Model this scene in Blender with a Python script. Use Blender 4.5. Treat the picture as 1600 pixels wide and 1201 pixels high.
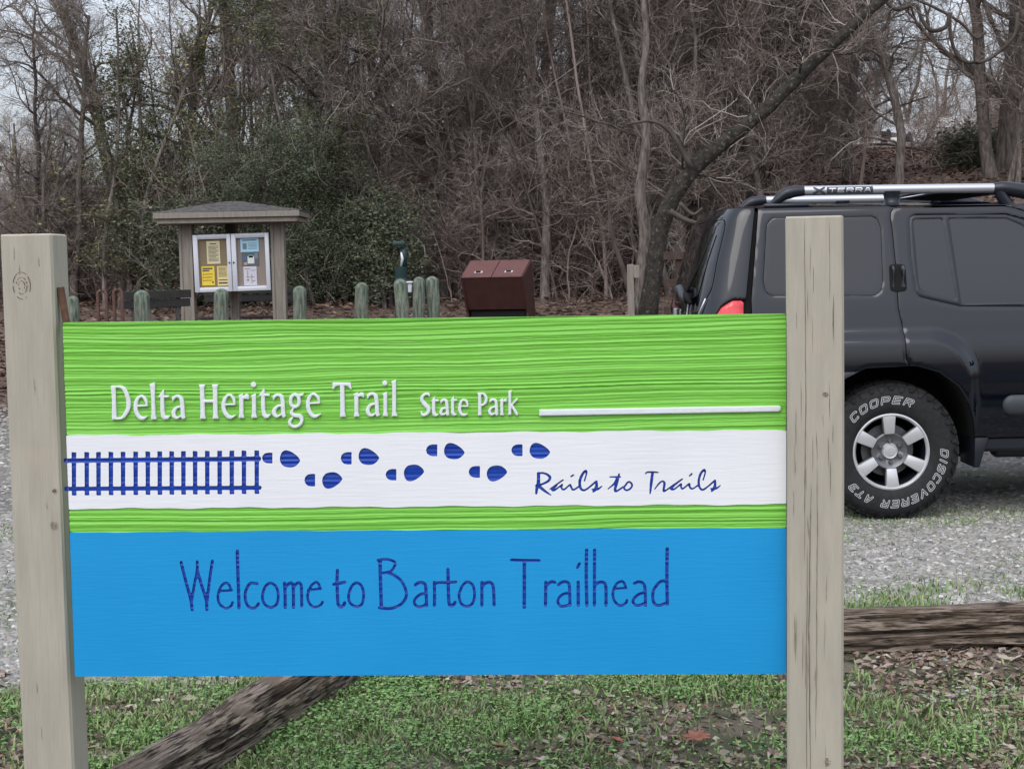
import bpy, bmesh, math, random
import numpy as np
from mathutils import Vector, Matrix
R = math.radians
random.seed(7)
rng = np.random.default_rng(11)
for o in list(bpy.data.objects): bpy.data.objects.remove(o, do_unlink=True)
SC = bpy.context.scene
COL = SC.collection

# ------------------------------------------------------------------ camera
FPX = 2400.0                      # focal length in pixels of a 1600 px wide picture
PITCH = math.atan(185.5 / FPX); ROLL = R(1.17); CAMH = 1.5
cd = bpy.data.cameras.new('Camera'); cam = bpy.data.objects.new('Camera', cd); COL.objects.link(cam)
cd.sensor_width = 36; cd.lens = FPX / 1600 * 36; cd.clip_start = 0.05; cd.clip_end = 3000
CM = Matrix.Rotation(math.pi/2 - PITCH, 3, 'X') @ Matrix.Rotation(-ROLL, 3, 'Z')
cam.matrix_world = Matrix.Translation((0, 0, CAMH)) @ CM.to_4x4()
SC.camera = cam
SC.render.resolution_x = 1024; SC.render.resolution_y = 768

# ------------------------------------------------------------------ sky, sun, exposure
SUN_EL, SUN_AZ = R(52), R(200)    # behind the camera, a little to the left
w = bpy.data.worlds.new("World"); SC.world = w; w.use_nodes = True
nt = w.node_tree; nt.nodes.clear()
sky = nt.nodes.new('ShaderNodeTexSky'); sky.sky_type = 'NISHITA'; sky.sun_disc = False
sky.sun_elevation = SUN_EL; sky.sun_rotation = SUN_AZ; sky.dust_density = 4.0; sky.air_density = 1.0
hs = nt.nodes.new('ShaderNodeHueSaturation'); hs.inputs['Saturation'].default_value = 0.65
gm = nt.nodes.new('ShaderNodeGamma'); gm.inputs[1].default_value = 0.45      # overcast: evens the sky out
bg = nt.nodes.new('ShaderNodeBackground'); bg.inputs['Strength'].default_value = 0.15
out = nt.nodes.new('ShaderNodeOutputWorld')
tc = nt.nodes.new('ShaderNodeTexCoord'); cl = nt.nodes.new('ShaderNodeTexNoise'); cl.inputs['Scale'].default_value = 2.2; cl.inputs['Detail'].default_value = 5
mr = nt.nodes.new('ShaderNodeMapRange'); mr.inputs['To Min'].default_value = 0.8; mr.inputs['To Max'].default_value = 1.2
mx = nt.nodes.new('ShaderNodeMixRGB'); mx.blend_type = 'MULTIPLY'; mx.inputs[0].default_value = 1
L = nt.links.new
L(sky.outputs[0], hs.inputs['Color']); L(hs.outputs[0], gm.inputs[0]); L(tc.outputs['Generated'], cl.inputs['Vector'])
L(cl.outputs['Fac'], mr.inputs['Value']); L(gm.outputs[0], mx.inputs[1]); L(mr.outputs[0], mx.inputs[2])
sx = nt.nodes.new('ShaderNodeSeparateXYZ'); m2 = nt.nodes.new('ShaderNodeMapRange'); m2.inputs['From Max'].default_value = .45
m2.inputs['To Min'].default_value = 1.3; m2.inputs['To Max'].default_value = 2.1     # an overcast sky is brighter overhead than at the horizon
x2 = nt.nodes.new('ShaderNodeMixRGB'); x2.blend_type = 'MULTIPLY'; x2.inputs[0].default_value = 1
L(tc.outputs['Generated'], sx.inputs[0]); L(sx.outputs['Z'], m2.inputs['Value']); L(mx.outputs[0], x2.inputs[1]); L(m2.outputs[0], x2.inputs[2])
x3 = nt.nodes.new('ShaderNodeMixRGB'); x3.blend_type = 'MULTIPLY'; x3.inputs[0].default_value = 1; x3.inputs[2].default_value = (.965, .99, 1.05, 1)
L(x2.outputs[0], x3.inputs[1]); L(x3.outputs[0], bg.inputs['Color']); L(bg.outputs[0], out.inputs[0])
sd = bpy.data.lights.new('Sun', 'SUN'); sd.energy = 0.5; sd.angle = R(50); sd.color = (1, .97, .93)
sun = bpy.data.objects.new('Sun', sd); COL.objects.link(sun)
sdir = Vector((math.sin(SUN_AZ)*math.cos(SUN_EL), math.cos(SUN_AZ)*math.cos(SUN_EL), math.sin(SUN_EL)))
sun.rotation_euler = sdir.to_track_quat('Z', 'Y').to_euler()
SC.view_settings.view_transform = 'Standard'; SC.view_settings.look = 'None'
SC.view_settings.gamma = 1; SC.view_settings.exposure = 1.14

# ------------------------------------------------------------------ helpers
def ray(px, py):
    return CM @ Vector(((px-800)/FPX, -(py-600.5)/FPX, -1))
def at(px, py, Y):
    "the point seen at picture position px, py on the vertical plane Y metres away"
    d = ray(px, py); t = Y / d.y
    return Vector((d.x*t, Y, CAMH + d.z*t))
def sst(x, a, b):
    t = np.clip((x-a)/(b-a), 0, 1); return t*t*(3-2*t)

def terrain(x, y):
    x = np.asarray(x, float); y = np.asarray(y, float)
    z = .03*np.clip(y-9, 0, 30)*sst(y, 9, 12)+.34*sst(y, 24.2, 29)
    hill = 2.3*sst(x, 2.2, 8.5)*sst(y, 17, 34) + .085*np.clip(y-34, 0, 60)*sst(x, 1, 8)
    z = z + hill + .02*np.sin(x*1.3+y*.7) * sst(y, 12, 20) + .05*np.sin(x*.53+1)*np.sin(y*.4)*sst(y, 12, 24)
    return z
def tz(x, y): return float(terrain(x, y))

class MB:
    def __init__(s): s.v = []; s.f = []; s.n = 0
    def add(s, v, f, m=0):
        v = np.asarray(v, float).reshape(-1, 3); s.v.append(v)
        if isinstance(f, np.ndarray): f = [f]
        else:
            d = {}
            for q in f: d.setdefault(len(q), []).append(q)
            f = [np.array(a) for a in d.values()]
        for a in f:
            if len(a): s.f.append((a.astype(np.int64) + s.n, m))
        s.n += len(v); return s
    def build(s, name, mats, parent=None, smooth=False, M=None, sharp=None):
        me = bpy.data.meshes.new(name)
        V = np.concatenate(s.v) if s.v else np.zeros((0, 3))
        if M is not None:
            M = np.array(M); V = V @ M[:3, :3].T + M[:3, 3]
        tot = np.concatenate([np.full(len(a), a.shape[1]) for a, m in s.f]); li = np.concatenate([a.ravel() for a, m in s.f])
        mi = np.concatenate([np.full(len(a), m) for a, m in s.f])
        me.vertices.add(len(V)); me.vertices.foreach_set('co', V.astype(np.float32).ravel())
        me.loops.add(len(li)); me.loops.foreach_set('vertex_index', li.astype(np.int32))
        me.polygons.add(len(tot)); st = np.concatenate([[0], np.cumsum(tot)[:-1]])
        me.polygons.foreach_set('loop_start', st.astype(np.int32)); me.polygons.foreach_set('loop_total', tot.astype(np.int32))
        me.polygons.foreach_set('material_index', mi.astype(np.int32))
        me.polygons.foreach_set('use_smooth', np.full(len(tot), bool(smooth)))
        me.update(calc_edges=True); me.validate()
        if smooth and sharp is not None:
            try: me.set_sharp_from_angle(angle=R(sharp))
            except Exception: pass
        if not isinstance(mats, (list, tuple)): mats = [mats]
        for m in mats: me.materials.append(m)
        o = bpy.data.objects.new(name, me); COL.objects.link(o)
        if parent is not None: o.parent = parent
        return o
    def tube(s, P, rad, n=8, cap=True, m=0, squash=1):
        P = np.asarray(P, float); rad = np.broadcast_to(np.asarray(rad, float), (len(P),))
        T = np.gradient(P, axis=0); T /= np.linalg.norm(T, axis=1)[:, None] + 1e-12
        up = np.array([0, 0, 1.]) if abs(T[0][2]) < .9 else np.array([1., 0, 0])
        A = np.cross(T, up); A /= np.linalg.norm(A, axis=1)[:, None] + 1e-9; B = np.cross(T, A)
        th = np.arange(n)/n*2*math.pi
        V = P[:, None] + rad[:, None, None]*(np.cos(th)[None, :, None]*A[:, None] + squash*np.sin(th)[None, :, None]*B[:, None])
        k = len(P); i = np.arange(k-1)[:, None]; j = np.arange(n)[None]
        F = np.stack([i*n+j, i*n+(j+1) % n, (i+1)*n+(j+1) % n, (i+1)*n+j], -1).reshape(-1, 4)
        s.add(V.reshape(-1, 3), F, m)
        if cap:
            s.f.append((np.array([list(range(n))[::-1]]) + s.n-k*n, m)); s.f.append((np.array([list(range(n))]) + s.n-n, m))
        return s
    def bm(s, b, m=0):
        b.verts.ensure_lookup_table(); b.verts.index_update()
        s.add([v.co[:] for v in b.verts], [[v.index for v in f.verts] for f in b.faces], m); b.free(); return s
    def box(s, c, size, bev=0, rot=None, m=0, seg=1):
        b = bmesh.new(); bmesh.ops.create_cube(b, size=1)
        for v in b.verts: v.co = Vector((v.co.x*size[0], v.co.y*size[1], v.co.z*size[2]))
        if bev: bmesh.ops.bevel(b, geom=b.edges[:], offset=bev, segments=seg, affect='EDGES', profile=.5)
        if rot is not None:
            for v in b.verts: v.co = rot @ v.co
        for v in b.verts: v.co += Vector(c)
        return s.bm(b, m)
    def hexa(s, bot, top, bev=0, m=0):
        "a solid from four bottom and four top corners"
        b = bmesh.new(); vs = [b.verts.new(p) for p in list(bot)+list(top)]
        for q in ((3, 2, 1, 0), (4, 5, 6, 7), (0, 1, 5, 4), (1, 2, 6, 5), (2, 3, 7, 6), (3, 0, 4, 7)): b.faces.new([vs[i] for i in q])
        bmesh.ops.recalc_face_normals(b, faces=b.faces[:])
        if bev: bmesh.ops.bevel(b, geom=b.edges[:], offset=bev, segments=2, affect='EDGES', profile=.5)
        return s.bm(b, m)
    def lathe(s, prof, n=48, m=0, axis='y', c=(0, 0, 0)):
        "prof: list of (radius, height along axis)"
        prof = np.array(prof, float); th = np.arange(n)/n*2*math.pi; k = len(prof)
        r = prof[:, 0][:, None]; h = np.broadcast_to(prof[:, 1][:, None], (k, n))
        a, b = r*np.cos(th), r*np.sin(th)
        V = {'y': np.stack([a, h, b], -1), 'z': np.stack([a, b, h], -1), 'x': np.stack([h, a, b], -1)}[axis] + np.array(c)
        i = np.arange(k-1)[:, None]; j = np.arange(n)[None]
        F = np.stack([i*n+j, i*n+(j+1) % n, (i+1)*n+(j+1) % n, (i+1)*n+j], -1).reshape(-1, 4)
        return s.add(V.reshape(-1, 3), F, m)

def tag(o, label=None, cat=None, group=None, kind=None):
    if label: o['label'] = label
    if cat: o['category'] = cat
    if group: o['group'] = group
    if kind: o['kind'] = kind
    return o
def empty(name, loc=(0, 0, 0), rz=0, label=None, cat=None, group=None):
    o = bpy.data.objects.new(name, None); COL.objects.link(o); o.location = loc; o.rotation_euler = (0, 0, rz)
    o.empty_display_size = .2
    return tag(o, label, cat, group)
def dup(root, loc, rz=0, sc=1, label=None):
    r = root.copy(); COL.objects.link(r); r.location = loc; r.rotation_euler = (0, 0, rz)
    r.scale = (sc,)*3 if not isinstance(sc, tuple) else sc
    if label: r['label'] = label
    for ch in root.children:
        c = ch.copy(); COL.objects.link(c); c.parent = r
        for g in ch.children:
            d = g.copy(); COL.objects.link(d); d.parent = c
    return r

# ------------------------------------------------------------------ materials
def mat(name, col, rough=.6, col2=None, nscale=4, stretch=(1, 1, 1), bump=0, bscale=30, bstretch=None, metal=0, ior=1.45, coat=0,
        detail=6, lo=.35, hi=.65, objvar=0, col3=None, spec=.5, n3=1.3, lo3=.5, hi3=.7, coord='Object', bdist=.01, trans=0):
    m = bpy.data.materials.new(name); m.use_nodes = True; t = m.node_tree; N = t.nodes; K = t.links.new
    b = N['Principled BSDF']; b.inputs['Roughness'].default_value = rough; b.inputs['Metallic'].default_value = metal
    b.inputs['IOR'].default_value = ior; b.inputs['Coat Weight'].default_value = coat; b.inputs['Specular IOR Level'].default_value = spec
    b.inputs['Coat Roughness'].default_value = .03
    b.inputs['Base Color'].default_value = (*col, 1)
    tcn = N.new('ShaderNodeTexCoord')
    def noise(scale, st, det=detail):
        mp = N.new('ShaderNodeMapping'); mp.inputs['Scale'].default_value = st; K(tcn.outputs[coord], mp.inputs[0])
        n = N.new('ShaderNodeTexNoise'); n.inputs['Scale'].default_value = scale; n.inputs['Detail'].default_value = det; K(mp.outputs[0], n.inputs['Vector'])
        return n.outputs['Fac']
    cur = None
    if col2 is not None:
        r = N.new('ShaderNodeValToRGB'); r.color_ramp.elements[0].position = lo; r.color_ramp.elements[1].position = hi
        r.color_ramp.elements[0].color = (*col, 1); r.color_ramp.elements[1].color = (*col2, 1)
        K(noise(nscale, stretch), r.inputs[0]); cur = r.outputs[0]
    if col3 is not None:
        r = N.new('ShaderNodeMapRange'); r.inputs['From Min'].default_value = lo3; r.inputs['From Max'].default_value = hi3
        K(noise(n3, (1, 1, 1), 4), r.inputs['Value'])
        x = N.new('ShaderNodeMixRGB'); K(r.outputs[0], x.inputs[0]); x.inputs[2].default_value = (*col3, 1)
        if cur: K(cur, x.inputs[1])
        else: x.inputs[1].default_value = (*col, 1)
        cur = x.outputs[0]
    if objvar:
        oi = N.new('ShaderNodeObjectInfo'); r = N.new('ShaderNodeMapRange'); r.inputs['To Min'].default_value = 1-objvar; r.inputs['To Max'].default_value = 1+objvar
        K(oi.outputs['Random'], r.inputs['Value']); h = N.new('ShaderNodeHueSaturation'); K(r.outputs[0], h.inputs['Value'])
        if cur: K(cur, h.inputs['Color'])
        else: h.inputs['Color'].default_value = (*col, 1)
        cur = h.outputs[0]
    if cur: K(cur, b.inputs['Base Color'])
    if bump:
        bn = N.new('ShaderNodeBump'); bn.inputs['Strength'].default_value = bump; bn.inputs['Distance'].default_value = bdist
        K(noise(bscale, bstretch or stretch, 8), bn.inputs['Height']); K(bn.outputs[0], b.inputs['Normal'])
    return m
def island_mat(name, ramp, rough=.8, spec=.3, trans=0):
    "colour varies from piece to piece of one mesh (leaves, stones, blades)"
    m = bpy.data.materials.new(name); m.use_nodes = True; t = m.node_tree; N = t.nodes; K = t.links.new
    b = N['Principled BSDF']; b.inputs['Roughness'].default_value = rough; b.inputs['Specular IOR Level'].default_value = spec
    g = N.new('ShaderNodeNewGeometry'); r = N.new('ShaderNodeValToRGB'); e = r.color_ramp.elements
    e[0].position = 0; e[0].color = (*ramp[0], 1); e[1].position = 1; e[1].color = (*ramp[-1], 1)
    for i, c in enumerate(ramp[1:-1]):
        q = e.new((i+1)/(len(ramp)-1)); q.color = (*c, 1)
    K(g.outputs['Random Per Island'], r.inputs[0]); K(r.outputs[0], b.inputs['Base Color'])
    return m

# ------------------------------------------------------------------ flat shapes cut from distance fields
def cr(pts, closed=False, k=5):
    "smooth curve through points (columns beyond the first two ride along)"
    P = np.array(pts, float)
    if len(P) < 3: return P
    if closed: P = np.vstack([P[-1:], P, P[:2]])
    else: P = np.vstack([2*P[0]-P[1], P, 2*P[-1]-P[-2]])
    o = []
    for i in range(1, len(P)-2):
        for t in np.arange(k)/k:
            a, b, c, d = P[i-1:i+3]
            o.append(.5*(2*b+(c-a)*t+(2*a-5*b+4*c-d)*t*t+(3*b-a-3*c+d)*t**3))
    o.append(P[-2]); return np.array(o)
def d_stroke(X, Y, P, wd=None, butt=False):
    P = np.array(P, float); D = np.full(X.shape, 1e9)
    Wd = P[:, 2] if P.shape[1] > 2 else np.full(len(P), wd)
    for i in range(len(P)-1):
        a, b = P[i, :2], P[i+1, :2]; e = b-a; l2 = e@e+1e-12
        t = ((X-a[0])*e[0]+(Y-a[1])*e[1])/l2
        if butt and (i in (0, len(P)-2)): tt = np.clip(t, 0, 1)
        else: tt = np.clip(t, 0, 1)
        d = np.hypot(X-a[0]-tt*e[0], Y-a[1]-tt*e[1]) - .5*(Wd[i]+(Wd[i+1]-Wd[i])*tt)
        D = np.minimum(D, d)
    return D
def d_poly(X, Y, P):
    P = np.array(P, float)[:, :2]; n = len(P); D = np.full(X.shape, 1e9); ins = np.zeros(X.shape, bool)
    for i in range(n):
        a, b = P[i], P[(i+1) % n]; e = b-a
        t = np.clip(((X-a[0])*e[0]+(Y-a[1])*e[1])/(e@e+1e-12), 0, 1)
        D = np.minimum(D, np.hypot(X-a[0]-t*e[0], Y-a[1]-t*e[1]))
        c = (a[1] > Y) != (b[1] > Y)
        xx = a[0] + (Y-a[1])*e[0]/(e[1] if abs(e[1]) > 1e-12 else 1e-12)
        ins ^= c & (X < xx)
    return np.where(ins, -D, D)
def d_box(X, Y, x0, x1, y0, y1, r=0):
    qx = np.abs(X-(x0+x1)/2)-(x1-x0)/2+r; qy = np.abs(Y-(y0+y1)/2)-(y1-y0)/2+r
    return np.hypot(np.maximum(qx, 0), np.maximum(qy, 0))+np.minimum(np.maximum(qx, qy), 0)-r
def march(f, bbox, step, stepy=None):
    "marching squares: vertices (u, v), faces, boundary edges and the distance at each vertex"
    stepy = stepy or step
    x0, x1, y0, y1 = bbox; nx = max(2, int(math.ceil((x1-x0)/step))+1); ny = max(2, int(math.ceil((y1-y0)/stepy))+1)
    xs = np.linspace(x0, x1, nx); ys = np.linspace(y0, y1, ny); X, Y = np.meshgrid(xs, ys, indexing='ij')
    D = f(X, Y); D = np.where(np.abs(D) < 1e-9, 1e-9, D)
    I = D < 0; vid = -np.ones((nx, ny), int); vid[I] = np.arange(I.sum())
    V = [(x, y) for x, y in zip(X[I], Y[I])]; S = list(D[I])
    c = I[:-1, :-1].astype(int)+I[1:, :-1]+I[1:, 1:]+I[:-1, 1:]
    fi, fj = np.nonzero(c == 4)
    Q = np.stack([vid[fi, fj], vid[fi+1, fj], vid[fi+1, fj+1], vid[fi, fj+1]], -1)
    F = [Q] if len(Q) else []; ed = {}; other = []; bed = []
    def ev(a, b):
        k = (a, b) if a < b else (b, a)
        if k not in ed:
            t = D[a]/(D[a]-D[b]); ed[k] = len(V)
            V.append((xs[a[0]]+(xs[b[0]]-xs[a[0]])*t, ys[a[1]]+(ys[b[1]]-ys[a[1]])*t)); S.append(0.)
        return ed[k]
    for i, j in zip(*np.nonzero((c > 0) & (c < 4))):
        cs = [(i, j), (i+1, j), (i+1, j+1), (i, j+1)]; ins = [bool(I[q]) for q in cs]
        if sum(ins) == 2 and ins[0] == ins[2]:
            for k in range(4):
                if ins[k]:
                    a, b = ev(cs[k], cs[(k+1) % 4]), ev(cs[k-1], cs[k]); other.append((int(vid[cs[k]]), a, b)); bed.append((a, b))
            continue
        poly = []
        for k in range(4):
            if ins[k]: poly.append(int(vid[cs[k]]))
            if ins[k] != ins[(k+1) % 4]:
                poly.append(ev(cs[k], cs[(k+1) % 4]))
        e2 = [p for p in poly if p >= I.sum()]
        for k in range(len(poly)):
            a, b = poly[k], poly[(k+1) % len(poly)]
            if a >= I.sum() and b >= I.sum(): bed.append((a, b))
        other.append(tuple(poly))
    # grid border edges
    for i in range(nx-1):
        for j, fl in ((0, 0), (ny-1, 1)):
            if I[i, j] and I[i+1, j]: bed.append((vid[i, j], vid[i+1, j]) if not fl else (vid[i+1, j], vid[i, j]))
    for j in range(ny-1):
        for i, fl in ((0, 1), (nx-1, 0)):
            if I[i, j] and I[i, j+1]: bed.append((vid[i, j], vid[i, j+1]) if not fl else (vid[i, j+1], vid[i, j]))
    return np.array(V, float).reshape(-1, 2), F, other, bed, np.array(S)
def sheet(mb, f, bbox, step, surf, wall=None, stepy=None, flip=False, m=0, mw=None):
    "surf(u, v, d) gives the surface; wall(u, v) the foot of the edge walls"
    V, F, O, B, S = march(f, bbox, step, stepy)
    if not len(V): return mb
    P = surf(V[:, 0], V[:, 1], S)
    fl = (lambda a: a[:, ::-1]) if flip else (lambda a: a)
    d = {}
    for q in O: d.setdefault(len(q), []).append(q)
    fs = [fl(a) for a in F] + [fl(np.array(a)) for a in d.values()]
    base = mb.n; mb.v.append(P); mb.n += len(P)
    for a in fs: mb.f.append((a+base, m))
    if wall is not None and B:
        B = np.array(B); Wp = wall(V[:, 0], V[:, 1]); u, inv = np.unique(B.ravel(), return_inverse=True); inv = inv.reshape(B.shape); k = len(u)
        q = np.stack([inv[:, 1], inv[:, 0], inv[:, 0]+k, inv[:, 1]+k], -1)
        mb.add(np.vstack([P[u], Wp[u]]), fl(q), m if mw is None else mw)
    return mb
def vnoise(x, seed=0):
    "smooth 1-D value noise"
    r = np.random.default_rng(seed).random(4096); i = np.floor(x).astype(int); t = x-i; t = t*t*(3-2*t)
    return r[i % 4096]*(1-t)+r[(i+1) % 4096]*t
def vnoise2(x, y, seed=0):
    r = np.random.default_rng(seed).random((256, 256)); i = np.floor(x).astype(int); j = np.floor(y).astype(int)
    tx = x-i; ty = y-j; tx = tx*tx*(3-2*tx); ty = ty*ty*(3-2*ty)
    a = r[i % 256, j % 256]*(1-tx)+r[(i+1) % 256, j % 256]*tx; b = r[i % 256, (j+1) % 256]*(1-tx)+r[(i+1) % 256, (j+1) % 256]*tx
    return a*(1-ty)+b*ty
# ================================================================== the ground
M_soil = mat('soil', (.085, .07, .05), .95, (.16, .13, .10), 9, bump=.6, bscale=40, bdist=.03, col3=(.05, .065, .025), n3=3.5, lo3=.45, hi3=.62)
M_gravel = mat('gravel_bed', (.13, .12, .11), .95, (.30, .285, .265), 70, bump=1, bscale=70, bdist=.03, col3=(.14, .16, .09), n3=.9, lo3=.45, hi3=.65)
M_litter = mat('forest_floor', (.07, .048, .038), .95, (.17, .115, .09), 14, bump=1, bscale=25, bdist=.05)
def ground_sheet(name, xs, ys, dz, m, mask=None):
    X, Y = np.meshgrid(xs, ys, indexing='ij'); Z = terrain(X, Y)+dz(X, Y) if callable(dz) else terrain(X, Y)+dz
    nx, ny = X.shape; i = np.arange(nx-1)[:, None]; j = np.arange(ny-1)[None]
    F = np.stack([i*ny+j, (i+1)*ny+j, (i+1)*ny+j+1, i*ny+j+1], -1).reshape(-1, 4)
    mb = MB(); mb.add(np.stack([X, Y, Z], -1).reshape(-1, 3), F)
    return tag(mb.build(name, m, smooth=True), kind='structure')
xs = np.concatenate([np.linspace(-600, -42, 20), np.linspace(-40, 40, 130), np.linspace(42, 600, 20)])
ys = np.concatenate([np.linspace(-300, -12, 12), np.linspace(-10, 70, 140), np.linspace(75, 900, 20)])
ground_sheet('ground', xs, ys, -.02, M_litter)
def edge_y(x):            # where the near verge of soil and grass ends and the gravel starts
    x = np.asarray(x, float)
    return 5.75+.12*np.sin(x*2.1)+.05*np.sin(x*7)-.6*sst(-x, .3, 2.2)-.5*sst(-x, 2.0, 4)
gx = np.linspace(-14, 14, 240)
def strip(name, y0f, y1f, n, dz, m):
    t = np.linspace(0, 1, n); X = np.repeat(gx[:, None], n, 1); Y = y0f(X)*(1-t)+y1f(X)*t
    Z = terrain(X, Y)+dz(X, Y); nx, ny = X.shape; i = np.arange(nx-1)[:, None]; j = np.arange(ny-1)[None]
    F = np.stack([i*ny+j, (i+1)*ny+j, (i+1)*ny+j+1, i*ny+j+1], -1).reshape(-1, 4)
    mb = MB(); mb.add(np.stack([X, Y, Z], -1).reshape(-1, 3), F); return tag(mb.build(name, m, smooth=True), kind='structure')
strip('gravel_lot', lambda X: edge_y(X)-.1, lambda X: 15.5+1.2*np.sin(X*.4)+X*.1, 120, lambda X, Y: .006+.008*(vnoise2(X*2+50, Y*2, 3)-.5), M_gravel)
strip('grass_verge', lambda X: X*0+1.9, lambda X: edge_y(X)+.02, 160, lambda X, Y: .012+.03*(vnoise2(X*3+50, Y*3+20, 4)-.5)*sst(edge_y(X)-Y, 0, .4), M_soil)

M_asph = mat('added_asphalt', (.035, .035, .037), .9, (.055, .055, .056), 60, bump=.3, bscale=90)
gx0 = gx; gx = np.linspace(-60, 60, 60); strip('added_dark_road', lambda X: X*0-10.0, lambda X: X*0+2.0, 20, lambda X, Y: .035, M_asph); gx = gx0  # unseen road, added so the car's lower side reflects darker ground
def scatter_quads(P, L, Wd, rz, tilt, bend, n3=False):
    "leaf quads folded along the midrib: P (n,3)"
    n = len(P); c, s = np.cos(rz), np.sin(rz); ux = np.stack([c, s, np.zeros(n)], -1)
    up = np.stack([-s*np.sin(tilt)*-1, c*np.sin(tilt)*-1, np.cos(tilt)], -1)
    vx = np.cross(up, ux)
    a = P-ux*L[:, None]/2; b = P+ux*L[:, None]/2+up*(bend*L)[:, None]
    m1 = P+vx*(Wd/2)[:, None]+up*(abs(bend)*L*.6)[:, None]; m2 = P-vx*(Wd/2)[:, None]+up*(abs(bend)*L*.6)[:, None]
    V = np.stack([a, m1, b, m2, P], 1).reshape(-1, 3); k = np.arange(n)[:, None]*5
    F = np.concatenate([k+np.array([0, 4, 1]), k+np.array([1, 4, 2]), k+np.array([2, 4, 3]), k+np.array([3, 4, 0])])
    return V, F
def stones(n, x0, x1, y0, y1, keep, rs=(.008, .022), dz=.0):
    X = rng.uniform(x0, x1, n); Y = rng.uniform(y0, y1, n); k = keep(X, Y); X, Y = X[k], Y[k]; n = len(X)
    r = rs[0]+(rs[1]-rs[0])*rng.random(n)**3
    base = np.array([[1, 0, 0], [.4, .9, .1], [-.6, .75, 0], [-1, -.1, .1], [-.4, -.9, 0], [.6, -.8, .05], [.3, .2, .7], [-.35, -.1, .62]])
    V = base[None]*(1+rng.uniform(-.3, .3, (n, 8, 3)))
    a = rng.random(n)*6.28; ca, sa = np.cos(a)[:, None], np.sin(a)[:, None]
    Vx = V[..., 0]*ca-V[..., 1]*sa; Vy = V[..., 0]*sa+V[..., 1]*ca
    V = np.stack([Vx*r[:, None]*1.15, Vy*r[:, None]*.9, V[..., 2]*r[:, None]*.75], -1)
    V += np.stack([X, Y, terrain(X, Y)+dz], -1)[:, None]
    f = np.array([[0, 1, 6], [1, 2, 6], [2, 7, 6], [2, 3, 7], [3, 4, 7], [4, 5, 7], [5, 6, 7], [5, 0, 6]])
    F = (np.arange(n)[:, None, None]*8+f[None]).reshape(-1, 3)
    return V.reshape(-1, 3), F
M_stone = island_mat('limestone_chips', [(.10, .098, .092), (.25, .24, .23), (.15, .148, .135), (.36, .35, .33), (.26, .23, .20), (.30, .30, .295), (.17, .17, .145), (.30, .28, .27), (.55, .54, .51)], .85)
def patch(X, Y): return vnoise2(X*1.1+40, Y*1.6+40, 9)
mb = MB()
V, F = stones(420000, -6, 6, 4.6, 9.6, lambda X, Y: (Y > edge_y(X)-.1-.5*(patch(X, Y) > .66)) & ((abs(X) < Y*.38+.2) | (rng.random(X.size) < .35)) & ((abs(X) > Y*.16) | (Y < 6.2) | (rng.random(X.size) < .5)), (.006, .020), .006); mb.add(V, F)
V, F = stones(50000, -10, 10, 9.4, 15.5, lambda X, Y: abs(X) < Y*.7, (.012, .03), .006); mb.add(V, F)
V, F = stones(1500, -3, 3, 3.2, 6, lambda X, Y: patch(X, Y) > .5, (.01, .03), .005); mb.add(V, F)
tag(mb.build('gravel', M_stone), 'pale grey limestone chips covering the parking lot', 'gravel', kind='stuff')

# ---- grass and small weeds
def blades(n, x0, x1, y0, y1, dens, h=(.010, .048), wd=.0026):
    X = rng.uniform(x0, x1, n); Y = rng.uniform(y0, y1, n); k = rng.random(n) < dens(X, Y); X, Y = X[k], Y[k]; n = len(X)
    cx = .05*(vnoise2(X*9+30, Y*9+10, 21)); H = (h[0]+(h[1]-h[0])*rng.random(n)**2)*(.5+vnoise2(X*2.5+9, Y*2.5+9, 8))
    a = rng.random(n)*6.28; ln = H*rng.uniform(.2, 1.1, n); d = np.stack([np.cos(a), np.sin(a), 0*a], -1)*ln[:, None]
    s = np.stack([-np.sin(a), np.cos(a), 0*a], -1)*(wd*rng.uniform(.6, 1.6, n))[:, None]
    P = np.stack([X, Y, terrain(X, Y)+.005], -1); up = np.stack([0*a, 0*a, H], -1)
    m = P+d*.35+up*.65; t = P+d+up*.95
    V = np.stack([P-s, P+s, m+s*.8, m-s*.8, t], 1).reshape(-1, 3); k = np.arange(n)[:, None]*5
    return V, k+np.array([0, 1, 2, 3]), k+np.array([3, 2, 4])
gp = lambda X, Y: np.clip((vnoise2(X*1.7+20, Y*2.2+11, 5)*.6+vnoise2(X*5+20, Y*6+11, 6)*.4-.35)*4.2, .12, 1)
def gdens(X, Y):
    d = gp(X, Y)*(1-sst(Y, 5.45, 5.6)*(X > .3)); inside = sst(edge_y(X)-Y, -.25, .05)
    return d*inside*(1-.85*sst(X, .9, 1.5)*sst(vnoise2(X*3, Y*3, 31), .15, .4))
M_grass = island_mat('grass_blades', [(.11, .20, .055), (.16, .29, .08), (.24, .36, .12), (.13, .24, .07), (.32, .38, .17), (.07, .13, .05), (.17, .25, .09), (.36, .32, .20), (.10, .17, .06)], .6)
mb = MB()
for args in ((230000, -2.6, 2.8, 3.6, 6.0, gdens), (30000, -5, 5, 2.0, 3.7, gdens)):
    V, F4, F3 = blades(*args); b = mb.n; mb.add(V, F4); mb.f.append((F3+b, 0))
V, F4, F3 = blades(46000, .5, 4, 5.95, 6.95, lambda X, Y: .6*np.clip((vnoise2(X*3+1, Y*3, 41)-.3)*3, 0, 1)*(1-sst(Y, 6.55, 6.95)), (.015, .055)); b = mb.n; mb.add(V, F4); mb.f.append((F3+b, 0))
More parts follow.
